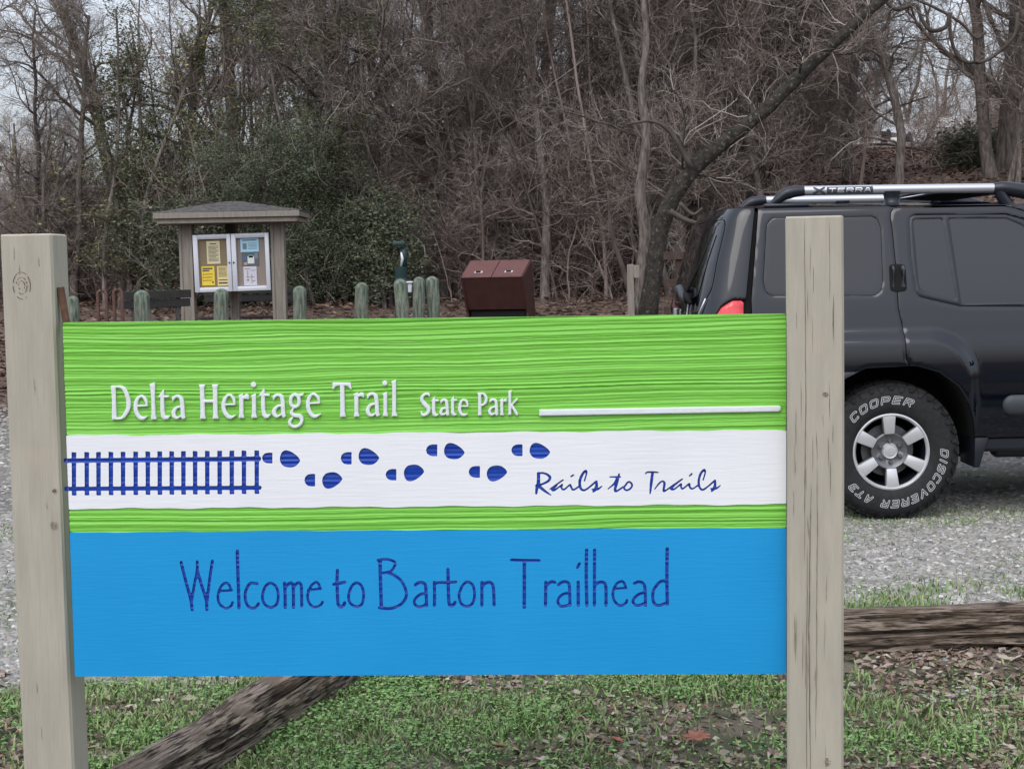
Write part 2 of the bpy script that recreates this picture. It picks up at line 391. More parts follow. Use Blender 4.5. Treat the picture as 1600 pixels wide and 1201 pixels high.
V, F4, F3 = blades(90000, -4, 5, 5.9, 9.4, lambda X, Y: np.clip((patch(X, Y)-.40)*3, .04, .8)*(Y < 9.2)*(1-.5*sst(Y, 6.3, 7)*(Y < 8.2)), (.014, .03)); b = mb.n; mb.add(V, F4); mb.f.append((F3+b, 0))
tag(mb.build('grass', M_grass), 'short green winter grass growing under the sign', 'grass', kind='stuff')
# broad little weed leaves
n = 230000; X = rng.uniform(-2.6, 2.8, n); Y = rng.uniform(3.6, 6, n)
k = rng.random(n) < gdens(X, Y)*np.clip((vnoise2(X*4+77, Y*4, 15)-.15)*2, 0, 1); X, Y = X[k], Y[k]; n = len(X)
P = np.stack([X, Y, terrain(X, Y)+.008+.04*rng.random(n)**2], -1)
V, F = scatter_quads(P, rng.uniform(.008, .022, n), rng.uniform(.006, .014, n), rng.random(n)*6.28, rng.uniform(-.7, .7, n), rng.uniform(-.2, .2, n))
mb = MB(); mb.add(V, F)
M_weed = island_mat('weed_leaves', [(.10, .22, .07), (.17, .33, .10), (.25, .42, .15), (.11, .22, .08), (.20, .36, .09), (.31, .44, .17)], .55)
tag(mb.build('weeds', M_weed), 'low broad-leaved weeds mixed in the grass', 'weeds', kind='stuff')
# dry leaves, near and in the woods
M_leaf = island_mat('dry_leaves', [(.22, .16, .115), (.13, .085, .06), (.38, .32, .26), (.18, .11, .08), (.26, .20, .16), (.10, .07, .055), (.48, .42, .36), (.20, .10, .06)], .75)
def leafset(n, x0, x1, y0, y1, dens, l=(.025, .07), dz=.012):
    X = rng.uniform(x0, x1, n); Y = rng.uniform(y0, y1, n); k = rng.random(n) < dens(X, Y); X, Y = X[k], Y[k]; n = len(X)
    P = np.stack([X, Y, terrain(X, Y)+dz+.012*rng.random(n)], -1); Ln = rng.uniform(*l, n)
    return scatter_quads(P, Ln, Ln*rng.uniform(.35, .7, n), rng.random(n)*6.28, rng.uniform(-.6, .6, n), rng.uniform(-.35, .35, n))
mb = MB()
V, F = leafset(30000, -3, 3.2, 3.4, 5.8, lambda X, Y: np.clip(.16+.9*(1-gp(X, Y))*vnoise2(X*2, Y*2, 19)+.9*sst(X, 1.1, 1.8), 0, 1), (.015, .05)); mb.add(V, F)
tag(mb.build('leaf_litter', M_leaf), 'dry brown leaves lying in the grass before the timbers', 'leaves', kind='stuff')
M_leaf2 = island_mat('woods_leaves', [(.14, .085, .06), (.09, .055, .045), (.20, .13, .10), (.12, .07, .05), (.17, .115, .09), (.26, .18, .14), (.08, .05, .04)], .8)
mb = MB()
V, F = leafset(110000, -22, 24, 15, 60, lambda X, Y: (abs(X) < Y*.6)*np.clip(1.4-Y/60, 0, 1), (.08, .18), .03); mb.add(V, F)
tag(mb.build('forest_litter', M_leaf2), 'rust-brown fallen leaves covering the woodland floor', 'leaves', kind='stuff')

# ================================================================== weathered timbers
M_timb = mat('weathered_timber', (.030, .020, .016), .95, (.27, .215, .17), 60, stretch=(.16, 1.5, 1.5), bump=1, bscale=70, bstretch=(.2, 1.5, 1.5), bdist=.02, lo=.44, hi=.54, col3=(.15, .112, .085), n3=9, lo3=.45, hi3=.65, detail=12)
def timber(p0, p1, wd, ht, label, seed, n=70, k=28, split=True):
    p0, p1 = Vector(p0), Vector(p1); L_ = (p1-p0).length; d = (p1-p0)/L_
    root = p0; t = np.linspace(0, L_, n); th = np.linspace(0, 2*math.pi, k, endpoint=False)
    T, TH = np.meshgrid(t, th, indexing='ij')
    sq = (np.abs(np.cos(TH))**5+np.abs(np.sin(TH))**5)**(-1/5)
    groove = (np.abs(vnoise2(TH*7/1.0+T*.25+50, T*1.1+3, seed)-.5)*2)
    gr = -.026*np.exp(-(groove/.14)**2)-.010*(vnoise2(TH*16+9, T*2.2, seed+1))
    y = np.cos(TH)*sq*wd/2; z = np.sin(TH)*sq*ht/2
    rr = 1+gr/(.07)+.16*(vnoise2(TH*1.3+20, T*1.7, seed+2)-.5)
    if split:   # a long rotten split along the lower front face
        rr = rr-.42*np.exp(-((TH-3.85-.15*np.sin(T*1.1))/.13)**2)*sst(np.sin(T*2.1+seed), -.4, .3)-.22*np.exp(-((TH-3.3-.1*np.sin(T*2.3))/.05)**2)*sst(np.sin(T*3.3+1), -.1, .3)-.12*np.exp(-((TH-2.3-.1*np.sin(T*1.7))/.05)**2)
    y = y*rr+.02*np.sin(T*1.3+seed); z = z*rr+ht/2-.01+.012*np.sin(T*1.9+seed)
    V = np.stack([T, y, z], -1).reshape(-1, 3); i = np.arange(n-1)[:, None]; j = np.arange(k)[None]
    F = np.stack([i*k+j, (i+1)*k+j, (i+1)*k+(j+1) % k, i*k+(j+1) % k], -1).reshape(-1, 4)
    mb = MB(); mb.add(V, F); mb.f.append((np.array([list(range(k))]), 0)); mb.f.append((np.array([list(range(k))[::-1]])+(n-1)*k, 0))
    o = mb.build('landscape_timber', M_timb, smooth=True, sharp=60); o.location = p0; o.rotation_euler = (0, 0, math.atan2(d.y, d.x))
    return tag(o, label, 'timber', 'weathered timbers edging the lot')
timber((.55, 5.82, -.005), (5.2, 5.74, -.005), .22, .175, 'grey split timber lying level on the ground below the black car', 5, 160, 40)
timber((-.53, 5.95, -.01), (-1.27, 3.55, 0), .23, .16, 'weathered timber lying slantwise in the grass under the lower left of the sign', 8, 110, 40, False)
# oak leaves big enough to single out
M_oak = mat('oak_leaf', (.22, .075, .045), .6, (.33, .13, .08), 40, bump=.3, bscale=60)
def oakleaf(x, y, s, rz, label):
    a = np.linspace(0, 2*math.pi, 40, endpoint=False)
    r = .5+.5*np.abs(np.cos(a*3.5))**.7; px_ = np.cos(a)*r*s; py_ = np.sin(a)*r*s*.62
    z = .012+.10*np.abs(py_)+.02*np.sin(px_*40)*s*3
    V = np.vstack([[0, 0, .004], np.stack([px_, py_, z], -1)]); V2 = V-np.array([0, 0, .001])
    F = [(0, i+1, (i+1) % 40+1) for i in range(40)]
    mb = MB(); mb.add(V, F); mb.add(V2, [f[::-1] for f in F]); mb.tube([(-.5*s, 0, .006), (-1.5*s, .1*s, .012)], .0018, 5)
    o = mb.build('oak_leaf', M_oak, smooth=True); o.location = (x, y, tz(x, y)+.035); o.rotation_euler = (.25, .1, rz); return tag(o, label, 'leaf', 'fallen oak leaves in the grass')
for (px, py, s, rz, lab) in ((1088, 1157, .05, .5, 'large russet oak leaf in the grass beside the right sign post'), (963, 1162, .035, 1.9, 'russet oak leaf standing in the grass left of a larger one'), (778, 1172, .025, 2.6, 'small rust-coloured leaf in the grass under the middle of the sign')):
    d = ray(px, py); t = -(CAMH-.03)/d.z; oakleaf(d.x*t, d.y*t, s, rz, lab)
# ================================================================== the sign
M_green = mat('green_paint', (.175, .50, .055), .5, (.20, .55, .07), 3, stretch=(1, 1, 8), bump=.15, bscale=40, bstretch=(.3, 1, 8))
M_blue = mat('blue_paint', (.006, .275, .62), .45, (.008, .295, .65), 3, bump=.22, bscale=34, bstretch=(.35, 1, 5), bdist=.002)
M_white = mat('white_paint', (.76, .77, .81), .5, (.80, .81, .84), 3, bump=.3, bscale=26, bstretch=(.35, 1, 5), bdist=.0025)
M_navy = mat('navy_paint', (.002, .030, .27), .5, (.005, .060, .42), 30, stretch=(.3, 1, 10))
M_letter = mat('letter_white', (.70, .74, .76), .5, bump=.2, bscale=60)
M_post = mat('post_paint', (.365, .335, .275), .75, (.42, .385, .315), 5, stretch=(6, 6, 1), bump=.5, bscale=14, bstretch=(9, 9, .5), bdist=.006, col3=(.43, .37, .30), n3=4.5, lo3=.62, hi3=.72)
M_crack = mat('wood_crack', (.10, .075, .05), .9, (.17, .135, .10), 30)
M_rust = mat('rusty_strap', (.10, .05, .035), .85, (.16, .08, .05), 40, bump=.4)
QP = [(98, 504), (1226, 490), (1230.5, 1053), (118, 1055)]
BW, BH = 1.82, .91
A = []; 
for (x, y), (u, v) in zip(QP, ((0, BH), (BW, BH), (BW, 0), (0, 0))):
    A.append([x, y, 1, 0, 0, 0, -u*x, -u*y, u]); A.append([0, 0, 0, x, y, 1, -v*x, -v*y, v])
A = np.array(A, float); h8 = np.linalg.solve(A[:, :8], A[:, 8]); HM = np.append(h8, 1).reshape(3, 3)
def uv(P):
    "design coordinates (as measured on the board) to metres on the board"
    P = np.array(P, float); q = np.c_[P[:, :2], np.ones(len(P))] @ HM.T; o = q[:, :2]/q[:, 2:]
    if P.shape[1] > 2: o = np.c_[o, P[:, 2]*(BW/1127)]
    return o
# place the board: solve for the pose of a BW x BH rectangle whose corners are seen at QP
def proj(p):
    q = CM.transposed() @ (Vector(p)-Vector((0, 0, CAMH))); return 800+FPX*q.x/-q.z, 600.5-FPX*q.y/-q.z
def corners(s):
    ox, oy, oz, rx, ry, rz = s; Mx = Matrix.Translation((ox, oy, oz)) @ Matrix.Rotation(rz, 4, 'Z') @ Matrix.Rotation(rx, 4, 'X') @ Matrix.Rotation(ry, 4, 'Y')
    return Mx, [proj(Mx @ Vector(c)) for c in ((0, 0, BH), (BW, 0, BH), (BW, 0, 0), (0, 0, 0))]
def resid(s):
    _, c = corners(s); return np.array([a-b for p, q in zip(c, QP) for a, b in zip(p, q)]+[s[3]*900, s[5]*100])
s = np.array([-1.12, 3.85, .5, 0, 0, 0.])
for it in range(30):
    r0 = resid(s); J = np.stack([(resid(s+np.eye(6)[i]*1e-4)-r0)/1e-4 for i in range(6)], 1)
    s = s-np.linalg.lstsq(J, r0, rcond=None)[0]
BM, _c = corners(s); print('board pose', s, 'residual', resid(s).round(2))
bl = BM @ Vector((BW/2, 0, 0))
sign = empty('trail_sign', (bl.x, bl.y, 0), 0, 'green, white and blue painted wooden trail sign between two beige posts', 'sign')
SM = np.array(Matrix.Translation((-bl.x, -bl.y, 0)) @ BM)      # board metres to sign-local
def bsurf(off): return lambda U, V, D=None: np.stack([U, np.full(U.shape, -off), V], -1)
def grain(U, V):
    w_ = .030*vnoise(U*.8+V*1.5+9, 3)+.006*vnoise(U*3.1+V*6, 4)+.0022*vnoise(U*8+V*30, 5)
    y = V+w_+.010*np.sin(U*1.7+1)
    big = vnoise(y*34, 7); mid = vnoise(y*205+1.2*vnoise2(U*1.5, V*9, 8), 9); fine = vnoise(y*420+2*vnoise2(U*2, V*20, 10), 11)
    amp = .35+1.0*vnoise(y*14+.4, 12)
    return .0040*amp*mid**1.7+.0016*fine+.0010*big+.0006*vnoise2(U*40, V*400, 13)
ytop = lambda u: BH
def lines(pl, pr): return uv([pl, pr])
g1 = lines((103, 679), (1227, 671)); g2 = lines((104, 793), (1229, 787)); g3 = lines((118-15, 830), (1229, 824))
def lv(g, U): return g[0, 1]+(g[1, 1]-g[0, 1])*(U-g[0, 0])/(g[1, 0]-g[0, 0])
fU = lambda U: U
def band(lo, hi): return lambda U, V: np.maximum(np.maximum(lo(U)-V, V-hi(U)), np.maximum(-U+.0005, U-BW+.0005))
z_lo = lambda U: 0*U+.001; z_hi = lambda U: 0*U+BH
wob = lambda U: .0012*np.sin(U*23)+.0008*np.sin(U*61)
L1 = lambda U: lv(g1, U)+wob(U); L2 = lambda U: lv(g2, U)+wob(U+1); L3 = lambda U: lv(g3, U)+.5*wob(U+2)
def panel(name, lo, hi, m, step, surf, stepy=None, extra=None, bb=None, parent=sign, wallback=.02):
    mb = MB(); f0 = band(lo, hi); f = f0 if extra is None else (lambda U, V: np.maximum(f0(U, V), -extra(U, V)))
    back = lambda U, V: np.stack([U, np.full(U.shape, wallback), V], -1)
    sheet(mb, f, (0, BW, bb[0], bb[1]), step, surf, None, stepy, flip=False, m=0)
    # edge walls only round the outline
    for (a, b, fa, fb) in ((0, BW, hi, hi), (BW, 0, lo, lo)):
        U = np.linspace(a, b, 60); V_ = fa(U); P = surf(U, V_-(.001 if fa is hi else -.001), None)
        P[:, 2] = V_; Q = P.copy(); Q[:, 1] = wallback
        mb.add(np.vstack([P, Q]), np.stack([np.arange(59)+1, np.arange(59), np.arange(59)+60, np.arange(59)+61], -1)[:, ::-1])
    for u in (0, BW):
        V_ = np.linspace(lo(np.array(u, float)), hi(np.array(u, float)), 12); P = surf(np.full(12, u, float), V_, None); Q = P.copy(); Q[:, 1] = wallback
        mb.add(np.vstack([P, Q]), np.stack([np.arange(11)+1, np.arange(11), np.arange(11)+12, np.arange(11)+13], -1))
    return mb.build(name, m, parent, smooth=True, M=SM, sharp=50)
RAISE = .006
gsurf = lambda U, V, D: np.stack([U, -grain(U, V)*1.15, V], -1)
greenp = panel('green_panel', L1, z_hi, M_green, .008, gsurf, .0013, bb=(.60, BH))
greenb = panel('green_band', L3, L2, M_green, .008, gsurf, .0013, bb=(.34, .45))
# ---- lettering: strokes and outlines measured on the board
def T(o, sc): return lambda pts: [((p[0]/sc)+o[0], (p[1]/sc)+o[1], *( (p[2]/sc,) if len(p) > 2 else ())) for p in pts]
def S(t, pts, wd=None, closed=False):
    q = [p if len(p) > 2 else (p[0], p[1], wd) for p in pts]
    q = t(q); c = cr(q, closed, 5); return ('s', uv(c))
def PL(t, pts): return ('p', uv(t(pts)))
def field(items, grow=0):
    bbs = [(g[:, 0].min()-.02, g[:, 0].max()+.02, g[:, 1].min()-.02, g[:, 1].max()+.02) for k, g in items]
    def f(U, V):
        D = np.full(U.shape, 1.0)
        for (k, g), b in zip(items, bbs):
            m_ = (U > b[0]) & (U < b[1]) & (V > b[2]) & (V < b[3])
            if not m_.any(): continue
            d = d_stroke(U[m_], V[m_], g) if k == 's' else d_poly(U[m_], V[m_], g)
            D[m_] = np.minimum(D[m_], d)
        return D
    b = np.array(bbs); return f, (b[:, 0].min(), b[:, 1].max(), b[:, 2].min(), b[:, 3].max())
W1, W2, W3, W4 = T((275, 845), 8), T((465, 845), 8), T((655, 845), 8), T((855, 845), 8)
w_ = 40
welcome = [S(W1, [(68, 252), (125, 480), (190, 720), (205, 842)], w_), S(W1, [(200, 730), (235, 520), (268, 350), (268, 242)], 36), S(W1, [(268, 350), (325, 540), (380, 720), (390, 840)], w_), S(W1, [(393, 730), (425, 450), (457, 235)], 38),
 S(W1, [(545, 610), (700, 600)], 30), S(W1, [(690, 600), (668, 535), (630, 508), (580, 535), (545, 600), (527, 680), (545, 765), (600, 815), (650, 822), (695, 790), (708, 752)], 34),
 S(W1, [(770, 112), (768, 145), (776, 400), (785, 640), (790, 820)], 42), S(W1, [(1015, 517), (935, 512), (890, 570), (868, 640), (870, 720), (900, 795), (950, 822), (1000, 815), (1032, 768)], 38),
 S(W1, [(1185, 510), (1125, 545), (1092, 620), (1082, 700), (1112, 775), (1180, 816), (1240, 795), (1272, 740), (1277, 640), (1250, 555)], 36, True),
 S(W1, [(1358, 512), (1364, 640), (1366, 815)], 42), S(W1, [(1372, 560), (1410, 520), (1450, 512), (1466, 570), (1470, 815)], 40), S(W1, [(1480, 550), (1510, 515), (1548, 512), (1568, 570), (1573, 800)], 38),
 S(W2, [(130, 600), (285, 582)], 30), S(W2, [(285, 585), (262, 522), (230, 500), (180, 535), (145, 595), (125, 670), (140, 748), (185, 803), (240, 808), (290, 785), (313, 748)], 34),
 S(W2, [(497, 355), (492, 500), (500, 700), (510, 785), (540, 810), (575, 790), (588, 758)], 42), S(W2, [(450, 530), (520, 515), (590, 500)], 40),
 S(W2, [(738, 508), (682, 545), (647, 620), (637, 700), (662, 768), (728, 806), (790, 790), (818, 730), (823, 630), (795, 545)], 36, True),
 S(W2, [(1028, 230), (1034, 500), (1046, 815)], 44), S(W2, [(1000, 228), (1080, 216), (1160, 226), (1215, 258), (1205, 310), (1160, 366), (1050, 390)], 34), S(W2, [(1130, 385), (1230, 430), (1310, 510), (1355, 620), (1350, 700), (1300, 770), (1220, 816), (1130, 832), (1020, 822)], 38),
 S(W2, [(1468, 538), (1520, 507), (1575, 515), (1600, 570), (1612, 800)], 40), S(W2, [(1600, 640), (1535, 655), (1478, 700), (1456, 750), (1480, 797), (1530, 810), (1590, 790), (1612, 760)], 36),
 S(W3, [(186, 505), (190, 650), (188, 795)], 40), S(W3, [(190, 525), (240, 508), (340, 508), (455, 500)], 36), S(W3, [(356, 345), (360, 500), (366, 700), (380, 790), (420, 792), (447, 755)], 42),
 S(W3, [(600, 500), (542, 543), (507, 620), (497, 690), (527, 775), (590, 806), (650, 785), (683, 720), (688, 620), (663, 535)], 36, True),
 S(W3, [(781, 505), (782, 795)], 40), S(W3, [(790, 555), (820, 520), (880, 505), (918, 545), (930, 650), (935, 790)], 40),
 S(W3, [(1150, 225), (1300, 232), (1495, 234)], 36), S(W3, [(1310, 250), (1312, 600), (1312, 818)], 44), S(W3, [(1580, 508), (1578, 795)], 40), S(W3, [(1588, 545), (1650, 500), (1692, 508)], 40),
 S(W4, [(138, 538), (190, 503), (248, 505), (276, 560), (285, 795)], 38), S(W4, [(278, 640), (200, 655), (152, 695), (132, 750), (160, 800), (220, 803), (285, 785)], 36),
 S(W4, [(385, 505), (388, 795)], 42), S(W4, [(374, 325), (400, 275)], 36), S(W4, [(488, 105), (485, 400), (495, 795)], 42), S(W4, [(588, 105), (588, 400), (590, 795)], 40), S(W4, [(600, 540), (650, 508), (708, 515), (733, 580), (735, 795)], 40),
 S(W4, [(830, 590), (985, 578)], 28), S(W4, [(985, 578), (958, 515), (925, 495), (870, 525), (835, 585), (820, 660), (840, 738), (890, 793), (940, 796), (983, 768), (998, 732)], 34),
 S(W4, [(1087, 525), (1140, 502), (1193, 518), (1222, 580), (1230, 800)], 38), S(W4, [(1220, 630), (1140, 662), (1092, 705), (1072, 750), (1100, 792), (1150, 797), (1200, 778)], 36),
 S(W4, [(1497, 90), (1495, 400), (1502, 785)], 42), S(W4, [(1485, 500), (1430, 493), (1372, 542), (1327, 620), (1322, 720), (1350, 785), (1410, 797), (1470, 775)], 38)]
A1, A2 = T((825, 725), 10), T((975, 725), 10)
script_ = [S(A1, [(152, 135, 50), (150, 280, 56), (127, 370, 48), (118, 448, 34)]), S(A1, [(140, 145, 34), (200, 126, 30), (285, 150, 38), (332, 200, 46), (298, 258, 38), (200, 305, 34), (112, 328, 30)]), S(A1, [(150, 322, 56), (240, 400, 42), (348, 474, 18)]),
 S(A1, [(325, 382, 14), (430, 310, 26), (535, 237, 26)]), S(A1, [(440, 312, 30), (372, 378, 44), (400, 398, 30), (515, 315, 24)]), S(A1, [(520, 310, 34), (512, 360, 30), (552, 386, 30), (640, 312, 26)]),
 S(A1, [(650, 310, 30), (668, 360, 34), (702, 390, 30), (790, 335, 28)]), S(A1, [(660, 183, 26), (697, 160, 28)]), S(A1, [(870, 250, 24), (903, 130, 26), (888, 95, 34), (840, 145, 42), (798, 250, 44), (805, 350, 42), (850, 398, 34), (920, 370, 30), (1055, 258, 30)]),
 S(A1, [(1060, 260, 32), (1060, 325, 46), (1040, 385, 50), (1008, 420, 30)]), S(A1, [(990, 385, 24), (1075, 383, 34), (1143, 333, 18)]),
 S(A1, [(1412, 142, 26), (1382, 260, 44), (1350, 380, 42), (1368, 415, 30), (1478, 345, 30)]), S(A1, [(1268, 190, 22), (1428, 190, 30)]), S(A1, [(1238, 378, 18), (1330, 300, 30), (1378, 210, 30)]),
 S(A1, [(1565, 266), (1512, 318), (1492, 372), (1535, 398), (1595, 366), (1615, 310)], 30, True),
 S(A2, [(322, 145, 18), (345, 120, 26), (420, 114, 30), (518, 120, 26)]), S(A2, [(434, 130, 44), (415, 280, 46), (398, 452, 24)]),
 S(A2, [(468, 382, 18), (540, 290, 28), (590, 258, 26), (622, 290, 38), (608, 405, 34), (645, 400, 26), (760, 318, 26), (898, 226, 26)]),
 S(A2, [(880, 238, 26), (770, 325, 32), (728, 376, 40), (775, 382, 26), (878, 302, 26)]), S(A2, [(882, 300, 30), (884, 355, 30), (912, 374, 28), (1000, 302, 26)]), S(A2, [(1012, 295, 28), (1020, 350, 34), (1060, 377, 26), (1145, 322, 26)]),
 S(A2, [(1012, 178, 24), (1048, 142, 28)]), S(A2, [(1225, 240, 22), (1258, 125, 24), (1243, 80, 32), (1192, 132, 38), (1158, 240, 36), (1168, 345, 36), (1215, 392, 32), (1290, 350, 28), (1408, 248, 28)]),
 S(A2, [(1413, 248, 34), (1413, 320, 42), (1395, 375, 48), (1362, 410, 32)]), S(A2, [(1345, 375, 24), (1428, 373, 34), (1498, 324, 16)])]
D1, D2, D3, D4 = T((170, 585), 10), T((300, 585), 10), T((430, 585), 8), T((645, 595), 8.889)
raised = [PL(D1, [(42, 165), (118, 165), (120, 400), (130, 690), (60, 695), (62, 400)]), S(D1, [(100, 183, 34), (190, 185, 40), (262, 240, 60), (315, 400, 66), (308, 520, 64), (260, 615, 56), (200, 670, 40), (100, 674, 36)]),
 S(D1, [(600, 475, 26), (588, 400, 44), (545, 338, 40), (500, 332, 40), (448, 380, 50), (425, 480, 60), (440, 580, 62), (490, 655, 60), (540, 672, 50), (603, 643, 14)]), S(D1, [(440, 480, 26), (603, 475, 26)]),
 PL(D1, [(640, 140), (728, 115), (725, 400), (735, 600), (752, 690), (662, 690), (675, 600), (672, 400), (655, 190)]),
 PL(D1, [(775, 345), (865, 210), (868, 315), (950, 315), (940, 350), (868, 350), (872, 560), (890, 630), (965, 635), (930, 685), (870, 690), (825, 655), (812, 560), (812, 350)]),
 S(D1, [(1005, 398, 16), (1018, 352, 46), (1075, 328, 44), (1128, 355, 58), (1148, 430, 60), (1156, 560, 62), (1165, 655, 60)]), S(D1, [(1165, 655, 60), (1190, 658, 24)]), S(D1, [(1130, 490, 26), (1060, 508, 40), (1018, 570, 60), (1022, 630, 60), (1060, 666, 40), (1120, 640, 24), (1150, 600, 20)]),
 PL(D2, [(108, 150), (205, 150), (190, 200), (195, 400), (205, 640), (220, 680), (122, 682), (135, 620), (132, 400), (122, 200)]), PL(D2, [(310, 150), (408, 148), (395, 200), (395, 400), (400, 620), (415, 680), (320, 682), (332, 620), (330, 400), (325, 200)]), S(D2, [(190, 405, 46), (330, 405, 46)]),
 S(D2, [(665, 455, 26), (648, 370, 44), (602, 314, 38), (560, 314, 38), (512, 370, 50), (490, 460, 60), (505, 560, 60), (560, 640, 60), (610, 656, 46), (678, 625, 14)]), S(D2, [(505, 460, 26), (668, 455, 26)]),
 PL(D2, [(718, 320), (790, 285), (795, 330), (845, 290), (885, 310), (885, 380), (850, 372), (800, 372), (800, 600), (815, 668), (725, 668), (740, 600), (735, 350)]),
 PL(D2, [(918, 315), (995, 285), (998, 600), (1015, 665), (922, 668), (935, 600), (935, 345)]), S(D2, [(956, 149, 80), (958, 154, 80)]),
 PL(D2, [(1035, 325), (1128, 195), (1132, 290), (1212, 292), (1205, 330), (1132, 330), (1138, 540), (1160, 612), (1230, 610), (1190, 665), (1140, 675), (1095, 630), (1078, 520), (1076, 330)]),
 S(D2, [(1268, 383, 16), (1282, 332, 46), (1340, 308, 42), (1392, 335, 58), (1410, 420, 60), (1417, 560, 60), (1428, 635, 56)]), S(D2, [(1428, 635, 50), (1450, 636, 22)]), S(D2, [(1395, 470, 26), (1322, 492, 40), (1278, 550, 60), (1286, 612, 60), (1322, 644, 40), (1380, 615, 24), (1410, 580, 20)]),
 S(D3, [(240, 243), (198, 270), (187, 320), (197, 372), (240, 396), (283, 372), (293, 320), (280, 268)], 40, True), PL(D3, [(262, 238), (355, 225), (340, 262), (290, 272)]),
 S(D3, [(215, 420, 20), (200, 468, 40), (230, 498, 46), (305, 512, 50), (328, 560, 40), (300, 618, 38), (240, 643, 34), (190, 623, 34), (176, 580, 36), (208, 530, 22)]),
 S(D3, [(545, 347, 20), (530, 282, 36), (490, 243, 32), (450, 243, 32), (415, 292, 42), (402, 360, 46), (417, 440, 50), (460, 503, 46), (500, 513, 38), (560, 486, 12)]), S(D3, [(415, 352, 20), (548, 347, 20)]),
 PL(D3, [(710, 95), (935, 95), (948, 180), (930, 175), (900, 140), (855, 132), (858, 300), (862, 460), (875, 520), (800, 522), (808, 460), (805, 300), (802, 132), (750, 140), (725, 175), (708, 180)]),
 PL(D3, [(965, 240), (1025, 212), (1030, 240), (1060, 215), (1100, 225), (1102, 285), (1070, 265), (1030, 270), (1030, 460), (1045, 518), (975, 518), (985, 460), (980, 265)]),
 S(D3, [(1145, 288, 14), (1158, 252, 38), (1200, 232, 34), (1243, 255, 46), (1258, 330, 46), (1263, 430, 46), (1270, 495, 44)]), S(D3, [(1270, 495, 38), (1292, 497, 16)]), S(D3, [(1245, 355, 22), (1182, 376, 34), (1147, 430, 46), (1157, 478, 46), (1190, 503, 34), (1235, 485, 20), (1260, 450, 16)]),
 PL(D3, [(1328, 235), (1390, 208), (1388, 460), (1402, 512), (1335, 515), (1345, 460), (1343, 260)]), S(D3, [(1360, 101, 60), (1360, 105, 60)]), PL(D3, [(1440, 80), (1500, 60), (1500, 460), (1520, 512), (1445, 515), (1455, 460), (1452, 120)]),
 S(D4, [(216, 205, 14), (204, 178, 34), (160, 175, 34), (118, 213, 42), (118, 265, 50), (160, 320, 56), (203, 370, 56), (203, 420, 46), (160, 460, 40), (122, 460, 34), (102, 415, 14)]),
 PL(D4, [(240, 275), (298, 195), (298, 250), (350, 255), (345, 278), (298, 278), (300, 420), (315, 450), (350, 452), (320, 482), (290, 485), (262, 460), (255, 420), (255, 278)]),
 S(D4, [(376, 300, 12), (390, 267, 34), (425, 256, 30), (453, 277, 42), (462, 350, 42), (470, 455, 42)]), S(D4, [(455, 365, 20), (400, 377, 30), (377, 420, 42), (390, 453, 36), (430, 450, 22), (460, 420, 16)]),
 PL(D4, [(510, 265), (560, 190), (558, 245), (605, 248), (600, 270), (558, 272), (560, 415), (575, 445), (605, 448), (580, 472), (545, 475), (520, 445), (518, 272)]),
 S(D4, [(752, 345, 16), (735, 282, 34), (700, 258, 28), (665, 268, 28), (642, 320, 38), (637, 390, 42), (660, 448, 40), (700, 463, 34), (745, 450, 12)]), S(D4, [(642, 342, 18), (750, 345, 18)]),
 PL(D4, [(880, 158), (935, 158), (938, 440), (945, 470), (888, 472), (895, 440), (892, 190)]), S(D4, [(920, 167, 22), (970, 175, 30), (1003, 225, 40), (995, 290, 38), (960, 323, 26), (930, 330, 20)]),
 S(D4, [(1055, 290, 12), (1070, 262, 34), (1105, 252, 30), (1138, 275, 40), (1145, 350, 40), (1150, 452, 42)]), S(D4, [(1135, 347, 20), (1077, 366, 30), (1052, 410, 42), (1070, 453, 38), (1110, 450, 22), (1140, 425, 16)]),
 PL(D4, [(1190, 260), (1235, 235), (1240, 260), (1270, 238), (1290, 250), (1285, 290), (1260, 280), (1240, 285), (1240, 440), (1255, 468), (1195, 470), (1205, 440), (1200, 280)]),
 PL(D4, [(1310, 140), (1362, 120), (1350, 170), (1352, 440), (1358, 462), (1305, 465), (1315, 440), (1312, 180)]), S(D4, [(1345, 335, 20), (1430, 248, 28)]), S(D4, [(1360, 335, 34), (1430, 452, 38)])]
ident = lambda p: p
underline = [('p', uv([(841, 639), (1214, 633), (1218, 634), (1218, 640.5), (1214, 642), (841, 648.5)]))]
track = [('p', uv([(101, 714.5), (406, 711.5), (408, 715), (406, 719), (101, 721.5)])), ('p', uv([(102, 758.5), (407, 757), (409, 760), (407, 763.5), (102, 765)]))]
for i, cx in enumerate([48, 105, 157, 212, 266, 322, 376, 429, 482, 534, 586, 640, 695, 749, 803, 860]):
    x = 100+cx/2.857; t_ = i/15; yt = 704.8-2.6*t_; yb = 772.2-2.2*t_; r_ = random.uniform(-.4, .4)
    track.append(('p', uv([(x-3.9, yt+r_), (x+3.6, yt-r_), (x+3.4, 715), (x+3.2, 760), (x+4, yb), (x-3.4, yb+r_), (x-3.4, 760), (x-3.7, 715)])))
soleU = [(0, .5), (.04, .25), (.14, .07), (.3, 0), (.55, .08), (.82, .3), (.97, .5), (1, .62), (.9, .8), (.7, .97), (.45, 1), (.2, .93), (.05, .74)]
heelU = [(0, .5), (.08, .25), (.3, .06), (.6, 0), (1, 0), (1, 1), (.6, 1), (.3, .94), (.08, .75)]
